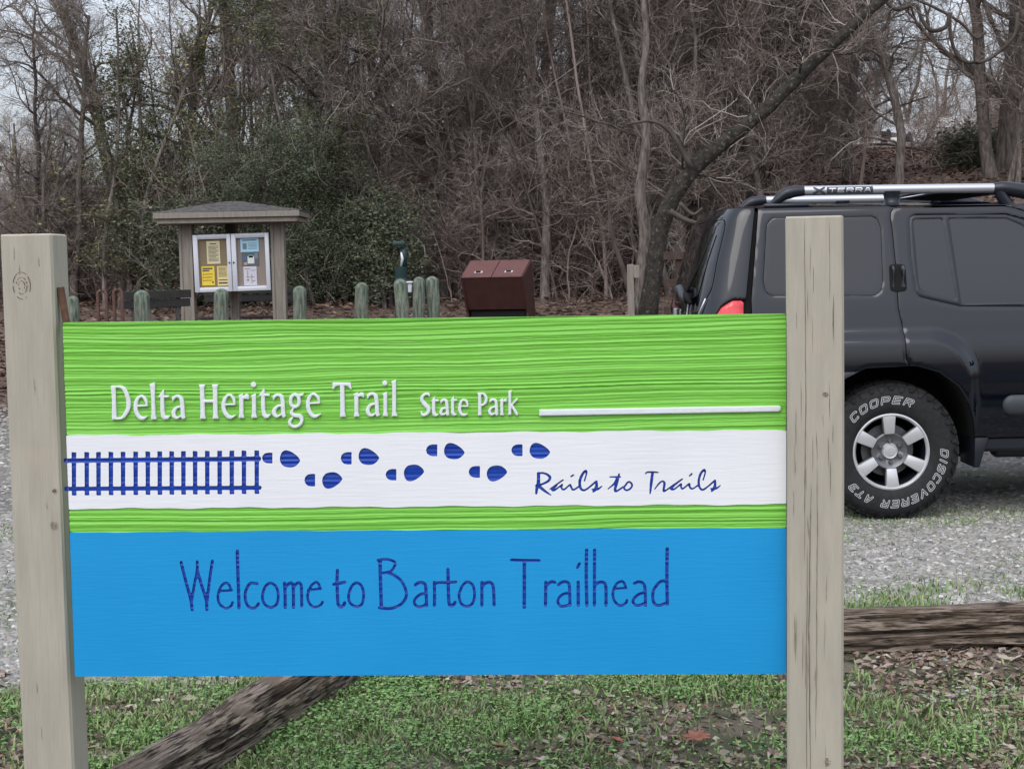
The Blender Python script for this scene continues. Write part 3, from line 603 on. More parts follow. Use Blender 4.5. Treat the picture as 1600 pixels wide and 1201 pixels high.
feet = [((409, 425.2, 705.7, 722.3), (436.8, 468.3, 702, 728.7), 0), ((475, 491.8, 738.8, 758.3), (502.8, 534, 736.2, 762), 1), ((531.5, 548.5, 705, 724.2), (559.3, 591.3, 698.7, 725), 0),
        ((601.5, 618.3, 731.3, 749), (630, 661.4, 724.5, 750.7), 1), ((664.4, 682, 693, 711.4), (692.5, 724.4, 690.7, 716.2), 0), ((731, 748.8, 726.7, 745), (759.3, 791, 726, 751), 1), ((797.5, 815, 693, 711.4), (826, 858, 690.7, 715.5), 0)]
fitems = []
for hb, sb, fl in feet:
    for bb, shp in ((hb, heelU), (sb, soleU)):
        pts = [(bb[0]+a*(bb[1]-bb[0]), bb[2]+((1-b) if fl else b)*(bb[3]-bb[2])) for a, b in shp]
        if shp is soleU: pts = [tuple(p) for p in cr(pts, True, 3)]
        fitems.append([('p', uv(pts))])
fw, bw_ = field(welcome); fs, bs_ = field(script_); ft, bt_ = field(track)
ffs = [field(i) for i in fitems]
flat = lambda U, V, D: np.stack([U, np.full(U.shape, -RAISE), V], -1)
def fwhite(U, V):
    D = np.minimum(fs(U, V), ft(U, V))
    for f_, b_ in ffs: D = np.minimum(D, f_(U, V))
    return D
whitep = panel('white_stripe', L2, L1, M_white, .0022, flat, None, fwhite, (.40, .64))
bluep = panel('blue_panel', z_lo, L3, M_blue, .0026, flat, .0022, fw, (0, .40))
DEEP = .0045
csurf = lambda U, V, D: np.stack([U, -RAISE+DEEP-.0022*vnoise(V*170+.5*vnoise(U*5, 2), 5), V], -1)
cwall = lambda U, V: np.stack([U, np.full(U.shape, -RAISE), V], -1)
def carve(name, fb, parent, step=.0014):
    mb = MB(); sheet(mb, fb[0], fb[1], step, csurf, cwall, flip=False); return mb.build(name, M_navy, parent, smooth=False, M=SM)
carve('carved_lettering', (fw, bw_), bluep); carve('script_lettering', (fs, bs_), whitep); carve('rail_track', (ft, bt_), whitep)
for fb in ffs: carve('footprint', fb, whitep)
def raise_(name, items, parent):
    fb = field(items); mb = MB(); sheet(mb, fb[0], fb[1], .0014, lambda U, V, D: np.stack([U, -RAISE-.0025-.0010*np.clip(-D/.002, 0, 1), V], -1), lambda U, V: np.stack([U, U*0, V], -1))
    return mb.build(name, M_letter, parent, smooth=True, M=SM, sharp=40)
for big in (True, False): raise_('raised_lettering', [q for q in raised if (q[1][:, 0].mean() < .86) == big], greenp)
raise_('underline', underline, greenp)
mb = MB(); mb.box((BW/2, .030, BH/2), (BW-.004, .022, BH-.004)); mb.build('backing_board', M_green, sign, M=SM)

# ---- posts
def knot(mb, x, z, a, b, seed):
    "an oval knot with growth rings standing a hair proud of the face"
    r_ = random.Random(seed)
    for k, s_ in enumerate((.35, .62, 1.)):
        n = 26; P = []
        for i in range(n+1):
            t = i/n*2*math.pi+r_.uniform(-.02, .02); w2 = .0009*(1+.5*math.sin(t*2+seed))
            for q in (-1, 1): P.append((x+(a*s_+q*w2)*math.cos(t)+.002*math.sin(z*3), -.0024, z+(b*s_+q*w2)*math.sin(t)))
        mb.add(P, [(2*i, 2*i+1, 2*i+3, 2*i+2) for i in range(n) if r_.random() < .6], 1)
def post_mesh(w0, d0, ht, seed, cracks):
    "planed post with softened edges, slightly uneven; local origin bottom centre of front face, +y away"
    mb = MB(); n = 60; zs = np.linspace(-.3, ht, n); ch = .006
    ring = [(-w0/2+ch, 0), (w0/2-ch, 0), (w0/2, ch), (w0/2, d0-ch), (w0/2-ch, d0), (-w0/2+ch, d0), (-w0/2, d0-ch), (-w0/2, ch)]
    V = np.array([[(x+.002*math.sin(z*3+seed), y+.0015*math.sin(z*5+seed+i), z) for i, (x, y) in enumerate(ring)] for z in zs]).reshape(-1, 3); k = 8
    i = np.arange(n-1)[:, None]; j = np.arange(k)[None]; F = np.stack([i*k+j, i*k+(j+1) % k, (i+1)*k+(j+1) % k, (i+1)*k+j], -1).reshape(-1, 4)
    mb.add(V, F); top = [(x*.96, .003+y*.96, ht+.004) for x, y in ring]; b = mb.n; mb.add(top, [tuple(range(8))])
    mb.f.append((np.array([[b-8+a, b-8+(a+1) % 8, b+(a+1) % 8, b+a] for a in range(8)]), 0))
    # drying cracks: thin ragged slivers 0.6 mm proud of the face, in the colour of bare dark wood
    r_ = random.Random(seed)
    for (x, z0, z1, wd) in cracks:
        m_ = max(6, int((z1-z0)/.02)); P = []
        xx = x
        for q in range(m_+1):
            t = q/m_; z = z0+(z1-z0)*t; xx += r_.uniform(-.0007, .0007); wq = wd*math.sin(math.pi*min(1, max(0, t)))**.4*r_.uniform(.5, 1.2)+.0001
            P.append((xx-wq/2, z)); P.append((xx+wq/2, z))
        Vc = [(a+.002*math.sin(z*3+seed), -.0022, z) for a, z in P]
        mb.add(Vc, [(2*q, 2*q+1, 2*q+3, 2*q+2) for q in range(m_)], 1)
    return mb
def place_post(top_l, top_r, bot_l, bot_r, wd, dp, yaw, cracks, seed, knots=()):
    Yf = wd*FPX/(top_r[0]-top_l[0])*math.cos(yaw)
    a = at((top_l[0]+top_r[0])/2, (top_l[1]+top_r[1])/2, Yf); b = at((bot_l[0]+bot_r[0])/2, bot_l[1], Yf)
    ln = math.atan2(a.x-b.x, a.z-b.z); zb = 0; xb = b.x-(b.z)*math.tan(ln)
    M4 = Matrix.Translation((xb-sign.location.x, Yf-sign.location.y, 0)) @ Matrix.Rotation(ln, 4, 'Y') @ Matrix.Rotation(yaw, 4, 'Z')
    print('post', Yf, xb, a.z, 'lean', math.degrees(ln))
    pm = post_mesh(wd, dp, a.z/math.cos(ln), seed, cracks)
    for k_ in knots: knot(pm, *k_)
    return pm.build('post', [M_post, M_crack], sign, smooth=True, M=M4, sharp=30)
rr_ = random.Random(3)
ck = [(-.026, .75, 1.6, .0016), (-.012, .1, .95, .0022), (.0, .3, 1.0, .0014), (-.022, .15, .8, .0014), (.035, 1.4, 1.6, .0009)]
for q in range(34):
    z0 = rr_.uniform(.1, 1.5); ck.append((rr_.uniform(-.055, .045), z0, z0+rr_.uniform(.03, .12), rr_.uniform(.0005, .0013)))
place_post((1228.5, 340), (1315.5, 340), (1233.7, 1201), (1317.5, 1201), .138, .14, R(-9.5), ck, 4, [(.026, 1.17, .006, .005, 3), (.025, .25, .008, .009, 5)])
ck2 = [(rr_.uniform(-.05, .05), z, z+rr_.uniform(.02, .05), .0012) for z in (.3, .42, .9, 1.2, 1.5, 1.52, 1.54)]
place_post((-1, 368), (79.5, 368), (37, 1201), (117, 1201), .131, .135, R(0), ck2, 9, [(-.012, 1.475, .022, .034, 1), (.04, .86, .008, .009, 2), (.045, .95, .004, .005, 7)])
mb = MB(); p = BM @ Vector((0, .02, BH)); mb.box((p.x-sign.location.x-.010, p.y-sign.location.y+.03, p.z+.035), (.014, .02, .11), .001, Matrix.Rotation(R(-7), 3, 'Y')); mb.build('steel_strap', M_rust, sign)
# ================================================================== the black sport utility vehicle
YC = 9.58; X0 = at(1394, 707, YC-.91).x
M_black = mat('black_paint', (.001, .0022, .007), .05, ior=1.60)
M_trim = mat('satin_trim', (.012, .014, .022), .35, spec=.55)
M_plast = mat('grey_plastic', (.045, .05, .06), .5, bump=.15, bscale=300)
M_glass = mat('privacy_glass', (.001, .002, .005), .02, ior=1.64)
M_gap = mat('matte_black_and_shade', (.004, .004, .005), .9)  # matte black of dark parts, also put in for shade in hollows
M_silver = mat('satin_silver', (.55, .56, .60), .3, metal=.65)
M_tyre = mat('tyre_rubber', (.010, .010, .012), .75, (.018, .018, .020), 30, bump=.2, bscale=120)
M_rim = mat('alloy', (.62, .62, .64), .3, metal=.45)
M_rimd = mat('alloy_dark', (.17, .17, .18), .4, metal=.6)
M_wlet = mat('tyre_letter', (.62, .62, .64), .6)
M_red = mat('tail_lens', (.62, .012, .02), .12, (.75, .05, .06), 22, ior=1.6, coat=.5)
_wt = cr([(.30, .84), (.40, .865), (.55, .905), (.75, .924), (.95, .922), (1.08, .905), (1.16, .893), (1.30, .868), (1.55, .812), (1.74, .766), (1.80, .738), (1.85, .66)], k=8)
def Wz(z): return np.interp(z, _wt[:, 0], _wt[:, 1])
def pc(px, py):
    w_ = .9
    for _ in range(4):
        p = at(px, py, YC-w_); w_ = float(Wz(p.z))
    return (p.x-X0, p.z)
def PC(l): return [pc(*p) for p in l]
def flare(x, z):
    a = d_box(x, z, -1.3, .50, -.6, 1.105, .30); b = d_box(x, z, 2.20, 3.9, -.6, 1.0, .30)
    return .048*(1-sst(np.minimum(a, b), -.085, 0))
def Wt(x, z): return Wz(z)+flare(x, z)*(1-sst(-x, .6, .78))
def xs_(z): return np.interp(z, [1.28, 1.80], [-.785, -.722])
def xr_(z): return np.interp(z, [.4, .8, 1.2, 1.5, 1.74, 1.82, 1.86], [-1.10, -1.12, -1.11, -1.035, -.955, -.90, -.80])
def zr_(x): return 1.80-.065*sst(x, .6, 1.1)-.05*sst(x, 1.1, 1.8)
def side(sg, inset=0., dd=.004): 
    return lambda x, z, d: np.stack([x, -sg*(Wt(x, z)-inset-dd*(1-sst(-d, 0, .010))), z], -1)
def sidew(sg, inset): return lambda x, z: np.stack([x, -sg*(Wt(x, z)-inset), z], -1)
OR = [(-.50, .30), (-.475, .55), (-.40, .72), (-.28, .83), (-.16, .885), (.12, .892), (.25, .855), (.36, .77), (.42, .67), (.455, .57), (.475, .47), (.50, .30)]
OF = [(x+2.70, z-.03) for x, z in OR]
o_open = lambda x, z: np.minimum(d_poly(x, z, OR), d_poly(x, z, OF))
outl = [(-.785, .46), (-.785, 1.28), (-.722, 1.80), (.6, 1.80), (.8, 1.79), (1.1, 1.735), (1.5, 1.71), (1.78, 1.68), (2.40, 1.20), (2.6, 1.17), (3.2, 1.07), (3.25, .46)]
rdoor = PC([(1413.5, 560), (1413, 540), (1411.6, 513.7), (1408, 497), (1404.5, 482), (1402.5, 450), (1400, 410), (1395, 360), (1392, 342), (1392.5, 332), (1397, 326), (1410, 323), (1480, 321.8), (1556, 321.2), (1580, 324), (1600, 330)])+[(.83, 1.73), (.92, 1.66), (.99, 1.5), (1.01, 1.2), (1.01, .47), (.30, .47)]
fdoor = [(1.02, .47), (1.02, 1.2), (1.0, 1.5), (.94, 1.66), (.93, 1.70), (1.5, 1.68), (1.72, 1.64), (2.22, 1.22), (2.24, 1.1), (2.15, .8), (2.12, .47)]
qwin = PC([(1207, 341), (1363, 338.5), (1371, 343), (1376, 356), (1379, 440), (1376, 455), (1367, 461), (1207, 461.5), (1197, 456), (1193, 440), (1198, 352)])
rwf = PC([(1421, 350), (1422, 340), (1428, 335.5), (1480, 334.8), (1573, 334.6), (1600, 342)])+[(.83, 1.67), (.92, 1.55), (.95, 1.22), (.945, 1.205)]+PC([(1501, 478.5), (1450, 467), (1436, 463), (1431.5, 456), (1424, 405)])
rw1 = PC([(1427.5, 347), (1429, 343), (1473, 341.8), (1483, 400), (1494, 467.5), (1445, 455), (1439, 451), (1436, 442)])
rw2 = PC([(1483.5, 341.6), (1573, 341.6), (1597, 352)])+[(.82, 1.63), (.90, 1.53), (.93, 1.235)]+PC([(1503, 474)])
fwf = [(1.05, 1.22), (1.03, 1.5), (.99, 1.60), (1.1, 1.655), (1.5, 1.63), (1.68, 1.59), (2.14, 1.23)]
car = empty('sport_utility_vehicle', (X0, YC, 0), 0, 'black four-door sport utility vehicle with silver roof rack parked behind the right post', 'car')
STEP = .013
def cpart(name, f, bb, m, surf, wall, parent=car, step=STEP, flip=False, sharp=35, mb=None):
    mb = mb or MB(); sheet(mb, f, bb, step, surf, wall, flip=flip); return mb.build(name, m, parent, smooth=True, sharp=sharp)
bbs = (-.80, 3.3, .44, 1.82)
f_body = lambda x, z: np.maximum.reduce([d_poly(x, z, outl), -o_open(x, z), -d_poly(x, z, rdoor)+.0045, -d_poly(x, z, fdoor)+.0045, -d_poly(x, z, qwin)+.003])
f_rd = lambda x, z: np.maximum.reduce([d_poly(x, z, rdoor), -d_poly(x, z, OR), -d_poly(x, z, rwf)+.001])
f_fd = lambda x, z: np.maximum.reduce([d_poly(x, z, fdoor), -d_poly(x, z, OF), -d_poly(x, z, fwf)])
mbB = MB()
for sg in (1, -1):
    fl = sg < 0
    sheet(mbB, f_body, bbs, STEP, side(sg), sidew(sg, .02), flip=fl)
    d = cpart('rear_door', f_rd, (.0, 1.05, .44, 1.78), M_black, side(sg), sidew(sg, .02), flip=fl)
    cpart('window_frame', lambda x, z: np.maximum.reduce([d_poly(x, z, rwf)+.001, -d_poly(x, z, rw1), -d_poly(x, z, rw2)]), (.05, 1.0, 1.18, 1.76), M_trim, side(sg, .005), sidew(sg, .02), d, .009, fl)
    cpart('window_glass', lambda x, z: np.minimum(d_poly(x, z, rw1)-.002, d_poly(x, z, rw2)-.002), (.05, 1.0, 1.18, 1.76), M_glass, side(sg, .010, 0), None, d, .02, fl)
    # handle: raised black patch as the shade of a recess, vertical grip
    mb = MB(); hx, hz = pc(1402.5, 434)
    sheet(mb, lambda x, z: d_box(x, z, hx-.05, hx+.052, hz-.082, hz+.080, .026), (hx-.07, hx+.07, hz-.1, hz+.1), .008, side(sg, -.003), sidew(sg, .004), flip=fl, m=0)
    for q in (-.026, .030):
        yv = -sg*float(Wz(hz)+.012); P = [(hx+q, yv+sg*.012, hz-.068), (hx+q, yv, hz-.05), (hx+q, yv, hz+.05), (hx+q, yv+sg*.012, hz+.066)]
        mb.tube(P, [.008, .014, .014, .008] if q > 0 else [.005, .008, .008, .005], 10, m=1)
    mb.build('handle', [M_gap, M_plast], d, smooth=True, sharp=40)
    d = cpart('front_door', f_fd, (.9, 2.3, .44, 1.74), M_black, side(sg), sidew(sg, .02), flip=fl)
    cpart('window_glass', lambda x, z: d_poly(x, z, fwf)-.001, (.95, 2.2, 1.18, 1.7), M_glass, side(sg, .008, 0), None, d, .02, fl)
    mb = MB(); yv = -sg*(.905+.012); mb.tube([(1.06, yv+sg*.015, 1.04), (1.09, yv, 1.04), (1.22, yv, 1.04), (1.25, yv+sg*.015, 1.04)], [.008, .013, .013, .008], 8); mb.build('handle', M_plast, d, smooth=True)
    mb = MB(); b = Vector((2.12, -sg*1.02, 1.30)); mb.box(b, (.12, .22, .17), .04, seg=3); mb.box(b+Vector((.02, sg*.11, -.05)), (.06, .14, .04), .012); mb.build('mirror', M_black, d, smooth=True, sharp=50)
    cpart('quarter_window', lambda x, z: d_poly(x, z, qwin), (-.8, .0, 1.2, 1.78), M_glass, side(sg, .002, .001), sidew(sg, .012), car, .016, fl)
    # body-side rub strip, sill and steps
    mx_, mz0, mz1 = pc(1567, 617)[0], pc(1580, 648)[1], pc(1580, 617)[1]; hh = (mz1-mz0)/2
    fm = lambda x, z: d_box(x, z, mx_, 2.02, mz0, mz1, hh*.98)
    cpart('rub_strip', fm, (.6, 2.05, mz0-.01, mz1+.01), M_plast, lambda x, z, d_: np.stack([x, -sg*(Wt(x, z)+.002+.026*np.sqrt(np.clip(-d_/hh, 0, 1)*(2-np.clip(-d_/hh, 0, 1)))), z], -1), sidew(sg, .002), car, .010, fl, 60)
    mb = MB(); mb.box((1.33, -sg*.80, .43), (1.68, .14, .09), .02); mb.box((1.33, -sg*.70, .37), (1.4, .10, .07), .02)
    mb.hexa([(.47, -sg*.90, .30), (.50, -sg*.90, .30), (.50, -sg*.62, .30), (.47, -sg*.62, .30)], [(.475, -sg*.90, .47), (.55, -sg*.90, .47), (.55, -sg*.62, .47), (.475, -sg*.62, .47)], .004)
    mb.build('sill', M_trim, car, smooth=True, sharp=40)
    # wheel housings
    for O_ in (OR, OF):
        mb = MB(); C_ = cr(O_, k=4); V = []; n = len(C_)
        for x, z in C_: V += [(x, -sg*(float(Wt(x, z))-.014), z), (x, -sg*(float(Wt(x, z))-.05), z+.0), (x, -sg*.40, z+.02)]
        F = [(3*i+a, 3*i+3+a, 3*i+4+a, 3*i+1+a) for i in range(n-1) for a in (0, 1)]; mb.add(V, F)
        mb.add([(x, -sg*.40, z+.02) for x, z in C_], [tuple(range(n))]); mb.build('wheel_housing', M_gap, car)
    # front and rear lamps on the corners are built below
    # dark shell behind the panel gaps
    cpart('inner_shell', lambda x, z: np.maximum.reduce([d_poly(x, z, outl)+.02, -o_open(x, z)+.002]), bbs, M_gap, side(sg, .022), None, car, .04, fl)
# roof
def plan(z, n=40, grow=0):
    s_ = np.linspace(-1, 1, n); a = np.abs(s_)*math.pi/2; e = .5
    W_ = float(Wz(z))+grow; xs0, xr0 = float(xs_(z)), float(xr_(z))-grow
    return np.stack([xs0-(xs0-xr0)*np.clip(np.cos(a), 0, 1)**e, np.sign(s_)*W_*np.sin(a)**e], -1)
pl = plan(1.80); roofp = [tuple(p) for p in pl]+[(.6, .738), (1.1, .768), (1.76, .775), (1.85, .5), (1.88, 0), (1.85, -.5), (1.76, -.775), (1.1, -.768), (.6, -.738)]
f_roof = lambda x, y: d_poly(x, y, roofp)
def roofs(x, y, d):
    ye = np.interp(x, [-.7, .6, 1.1, 1.76], [.738, .738, .768, .775]); q = np.clip(-d/.30, 0, 1)
    return np.stack([x, y, zr_(x)+.02*(1-(1-q)**2.2)], -1)
sheet(mbB, f_roof, (-1.0, 1.9, -.8, .8), .03, roofs, None)
# hood and front end
def hoods(x, y, d): return np.stack([x, y, 1.20-.13*sst(x, 2.3, 3.5)-.03*np.clip(x-2.4, 0, 2)-.02+.05*np.clip(1-(y/.9)**2, 0, 1)-.12*sst(x, 3.38, 3.56)], -1)
sheet(mbB, lambda x, y: d_box(x, y, 2.36, 3.52, -.895, .895, .14), (2.3, 3.55, -.9, .9), .04, hoods, lambda x, y: np.stack([x*.995, y*.99, x*0+.95], -1))
# tailgate / rear skin in (s, z)
def rears(off=0., dd=.004):
    def f(s_, z, d):
        a = np.abs(s_)*math.pi/2; e = .5; o = off-dd*(1-sst(-d, 0, .012))
        x = xs_(z)-(xs_(z)-xr_(z)+o)*np.clip(np.cos(a), 0, 1)**e; y = np.sign(s_)*(Wz(z)+o*np.sin(a)**2)*np.sin(a)**e
        return np.stack([x, -y, z], -1)
    return f
def rearw(off): return lambda s_, z: rears(off, 0)(s_, z, 0*s_-1)
lampA = [(.985, 1.275), (.92, 1.275), (.80, 1.235), (.70, 1.15), (.66, 1.0), (.70, .86), (.985, .86)]
f_lamp = lambda s_, z: d_poly(np.abs(s_), z*1, lampA)
f_gls = lambda s_, z: np.minimum(d_box(s_, z, -.62, .62, 1.31, 1.735, .07), d_poly(s_, z, [(-.60, 1.33), (.60, 1.33), (.44, 1.20), (.30, 1.16), (-.30, 1.16), (-.44, 1.20)]))
rbb = (-1, 1, .5, 1.80)
sheet(mbB, lambda s_, z: np.maximum.reduce([d_box(s_, z, -1.1, 1.1, .5, 1.9), -f_lamp(s_, z)+.004, -f_gls(s_, z)+.004, np.abs(s_)-.992]), rbb, .016, rears(), rearw(-.02))
mbB.build('body', M_black, car, smooth=True, sharp=35)
cpart('rear_window', f_gls, rbb, M_glass, rears(.004), rearw(-.02), car, .02)
for sg in (1, -1):
    cpart('tail_light', lambda s_, z: np.maximum(f_lamp(s_, z), -sg*s_), rbb, M_red, rears(.008, .012), rearw(-.02), car, .012)
cpart('inner_shell', lambda s_, z: np.abs(s_)-1, (-1, 1, .5, 1.78), M_gap, rears(-.03), None, car, .06)
# rear bumper wraps round to the wheel opening
mb = MB()
sheet(mb, lambda s_, z: d_box(s_, z, -1.2, 1.2, .50, .80, .03), (-1, 1, .48, .82), .02, rears(.07, .02), rearw(-.03))
for sg in (1, -1):
    sheet(mb, lambda x, z: np.maximum(d_box(x, z, -.785, -.2, .50, .865, .01), -d_poly(x, z, OR)), (-.79, -.15, .48, .90), .012, side(sg, -.012), sidew(sg, .03), flip=sg < 0)
mb.build('rear_bumper', M_plast, car, smooth=True, sharp=40)
# lifting handle, wiper and trim line on the tailgate
mb = MB(); q = rears(.0, 0)
def rp(s_, z, off=.0): return q(np.array([s_]), np.array([z]), np.array([-1.]))[0]+np.array([-off, 0, 0])
mb.tube([rp(.0, 1.30, .0), rp(.02, 1.34, .05), rp(.10, 1.345, .06), rp(.17, 1.30, .05), rp(.19, 1.25, .0)], [.012, .02, .022, .022, .014], 10)
mb.build('tailgate_handle', M_plast, car, smooth=True)
mb = MB(); mb.tube([rp(.22, 1.27, .02), rp(.26, 1.31, .05), rp(.33, 1.26, .03)], [.025, .02, .012], 10); mb.tube([rp(.26, 1.31, .05), rp(.36, 1.48, .03), rp(.44, 1.66, .02)], [.008, .006, .005], 6); mb.build('rear_wiper', M_gap, car, smooth=True)
mb = MB(); mb.tube([rp(.20, 1.26, .012), rp(.22, 1.185, .012), rp(.27, 1.165, .012), rp(.44, 1.165, .012), rp(.50, 1.20, .012), rp(.58, 1.29, .012)], .005, 6); mb.build('tailgate_trim', M_silver, car, smooth=True)
mb = MB(); mb.box(rp(.0, 1.17, .014), (.02, .10, .09), .006); mb.build('badge', M_silver, car)
mb = MB(); mb.box((-1.135, 0, 1.02), (.02, .32, .17), .006); mb.build('number_plate', M_silver, car)
# windscreen, nose, lamps
mb = MB(); V = []
for i, t in enumerate(np.linspace(0, 1, 8)):
    for j, y in enumerate(np.linspace(-1, 1, 13)):
        ww = .80*(1-t)+.73*t; V.append((2.42-.62*t-.09*y*y*1.0, y*ww, 1.19+.50*t+.03*(1-y*y)*t))
mb.add(V, [(i*13+j, i*13+j+1, (i+1)*13+j+1, (i+1)*13+j) for i in range(7) for j in range(12)]); mb.build('windscreen', M_glass, car, smooth=True)
mb = MB(); mb.box((3.42, 0, .80), (.20, 1.74, .40), .07, seg=3); mb.box((3.1, 0, .78), (.5, 1.66, .36), .05); mb.build('nose', M_black, car, smooth=True, sharp=50)
mb = MB(); mb.box((3.50, 0, .60), (.26, 1.80, .26), .08, seg=3); mb.build('front_bumper', M_plast, car, smooth=True, sharp=50)
mb = MB(); mb.box((3.525, 0, .87), (.02, .78, .20), .03, seg=2)
for y in (-.2, 0, .2): mb.box((3.54, y, .87), (.02, .04, .17), .008, m=1)
mb.build('grille', [M_gap, M_silver], car, smooth=True, sharp=50)
for sg in (1, -1):
    mb = MB(); mb.box((3.50, -sg*.64, .88), (.08, .34, .18), .05, seg=3); mb.build('headlight', M_rim, car, smooth=True, sharp=60)
mb = MB(); mb.box((1.2, 0, .50), (4.3, 1.0, .22), .05); mb.box((0, 0, .38), (.12, 1.3, .12), .03); mb.box((2.7, 0, .38), (.12, 1.3, .12), .03); mb.build('underbody', M_gap, car)
# roof rack
def rk(px, py, yl): p = at(px, py, YC-yl); return (p.x-X0, -yl, p.z)
YR = .66
for sg in (1, -1):
    f = (lambda P: [(x, sg*y, z) for x, y, z in P])
    mb = MB(); tp = [rk(1246, 298.2, YR), rk(1400, 295.8, YR), rk(1558, 293.8, YR)]
    mb.tube(f(cr(tp, k=4)), .027, 20); tube = mb.build('rack_rail', M_silver, car, smooth=True, sharp=50)
    mb = MB(); P = cr([rk(1203, 321, YR), rk(1214, 313, YR), rk(1226, 304, YR), rk(1240, 299.5, YR), rk(1256, 298, YR)], k=5)
    mb.tube(f(P), np.interp(np.arange(len(P)), [0, 5, 12, 20], [.012, .026, .037, .031]), 14)
    c = rk(1225, 320, YR); mb.box((c[0]+.01, -sg*YR, c[2]-.005), (.26, .09, .025), .012, seg=2)
    mb.build('rack_foot', M_trim, car, smooth=True, sharp=50)
    mb = MB(); c = rk(1393, 304, YR)
    mb.lathe([(0, .02), (.052, .018), (.044, -.01), (.040, -.035), (.055, -.055), (.09, -.066), (.0, -.068)], 24, axis='z', c=(c[0], -sg*YR, c[2])); mb.build('rack_foot', M_trim, car, smooth=True, sharp=50)
    mb = MB(); P = cr([rk(1552, 294, YR), rk(1575, 295, YR), rk(1610, 301, YR), rk(1645, 309, YR), rk(1670, 322, YR)], k=4)
    mb.tube(f(P), np.interp(np.arange(len(P)), [0, 2, 8, 16], [.030, .040, .045, .02]), 14)
    P = cr([rk(1562, 298, YR), rk(1566, 308, YR), rk(1575, 320, YR)], k=3); mb.tube(f(P), [.035]*len(P), 12)
    c = rk(1600, 320, YR); mb.box((c[0]-.01, -sg*YR, c[2]-.012), (.42, .10, .03), .012, seg=2); mb.build('rack_foot', M_trim, car, smooth=True, sharp=50)
for x in (-.35, .42):
    mb = MB(); mb.box((x, 0, 1.905), (.05, 2*YR, .022), .009, seg=2); mb.build('rack_crossbar', M_trim, car, smooth=True, sharp=50)
mb = MB(); mb.hexa([(.40, -.5, 1.875), (.72, -.5, 1.86), (.72, .5, 1.86), (.40, .5, 1.875)], [(.40, -.5, 1.885), (.72, -.5, 1.905), (.72, .5, 1.905), (.40, .5, 1.885)], .006); mb.build('air_dam', M_gap, car)
# --- block letters for rail and tyre
FT = {'C': [[(.7, .9), (.62, 1), (.08, 1), (0, .9), (0, .1), (.08, 0), (.62, 0), (.7, .1)]], 'O': [[(0, .12), (0, .88), (.1, 1), (.6, 1), (.7, .88), (.7, .12), (.6, 0), (.1, 0), (0, .12)]],
 'P': [[(0, 0), (0, 1), (.6, 1), (.7, .88), (.7, .57), (.6, .45), (0, .45)]], 'E': [[(.7, 1), (0, 1), (0, 0), (.7, 0)], [(0, .5), (.6, .5)]], 'R': [[(0, 0), (0, 1), (.6, 1), (.7, .88), (.7, .6), (.6, .48), (0, .48)], [(.4, .48), (.7, 0)]],
 'D': [[(0, 0), (0, 1), (.55, 1), (.7, .85), (.7, .15), (.55, 0), (0, 0)]], 'I': [[(.1, 0), (.1, 1)]], 'S': [[(.7, .9), (.6, 1), (.1, 1), (0, .9), (0, .6), (.1, .5), (.6, .5), (.7, .4), (.7, .1), (.6, 0), (.1, 0), (0, .1)]],
 'V': [[(0, 1), (.3, 0), (.7, 1)]], 'A': [[(0, 0), (.25, 1), (.45, 1), (.7, 0)], [(.1, .35), (.6, .35)]], 'T': [[(0, 1), (.7, 1)], [(.35, 1), (.35, 0)]], '3': [[(0, 1), (.6, 1), (.7, .88), (.7, .6), (.6, .5), (.2, .5)], [(.6, .5), (.7, .4), (.7, .12), (.6, 0), (0, 0)]],
 'X': [[(0, 0), (.7, 1)], [(0, 1), (.7, 0)]]}
FW = {'I': .2}
def text_strokes(txt, h, gap, sk=.2, wx=1.):
    x = 0; o = []
    for ch in txt:
        if ch == ' ': x += h*.5; continue
        for st in FT[ch]: o.append(np.array([(x+(a*wx+b*sk)*h, b*h) for a, b in st]))
        x += h*FW.get(ch, .7)*wx+gap
    return o, x-gap
def f_text(o, wd): return lambda U, V: np.minimum.reduce([d_stroke(U, V, p, wd) for p in o])
# XTERRA on the rail
mb = MB(); a, b = rk(1290.5, 297, YR), rk(1362.5, 297, YR); zc = rk(1326, 297.3, YR)[2]; yb = -YR-.0262
w2 = b[0]-a[0]
def railsurf(off): return lambda x, z, d=None: np.stack([x, -YR-np.sqrt(np.clip((.027+off)**2-np.clip(z-zc, -.025, .025)**2, 0, 1)), z-(x-(a[0]+b[0])/2)*.0+.0148*(x-a[0]-w2/2)*0], -1)
sheet(mb, lambda x, z: d_box(x, z, a[0], b[0], zc-.018, zc+.019, .002), (a[0]-.01, b[0]+.01, zc-.026, zc+.026), .004, railsurf(.0015), None)
xa = rk(1269, 297, YR)[0]; xb = rk(1288.5, 297, YR)[0]
sheet(mb, lambda x, z: np.minimum(d_stroke(x, z, [(xa+.006, zc-.016, .012), ((xa+xb)/2, zc, .016), (xb-.006, zc+.017, .010)]), d_stroke(x, z, [(xa+.006, zc+.017, .010), ((xa+xb)/2, zc, .016), (xb-.006, zc-.016, .012)])), (xa-.01, xb+.01, zc-.026, zc+.026), .002, railsurf(.0015), None)
mb.build('badge_plate', M_plast, car, smooth=True)
o, wt_ = text_strokes('TERRA', .021, .0125, .12, 1.9); sc_ = (w2-.028)/wt_
o = [p*np.array([sc_, 1])+np.array([a[0]+.012, zc-.0105]) for p in o]
mb = MB(); sheet(mb, f_text(o, .0062), (a[0]-.01, b[0]+.01, zc-.02, zc+.02), .0016, railsurf(.003), None); mb.build('rail_lettering', M_silver, car, smooth=True)
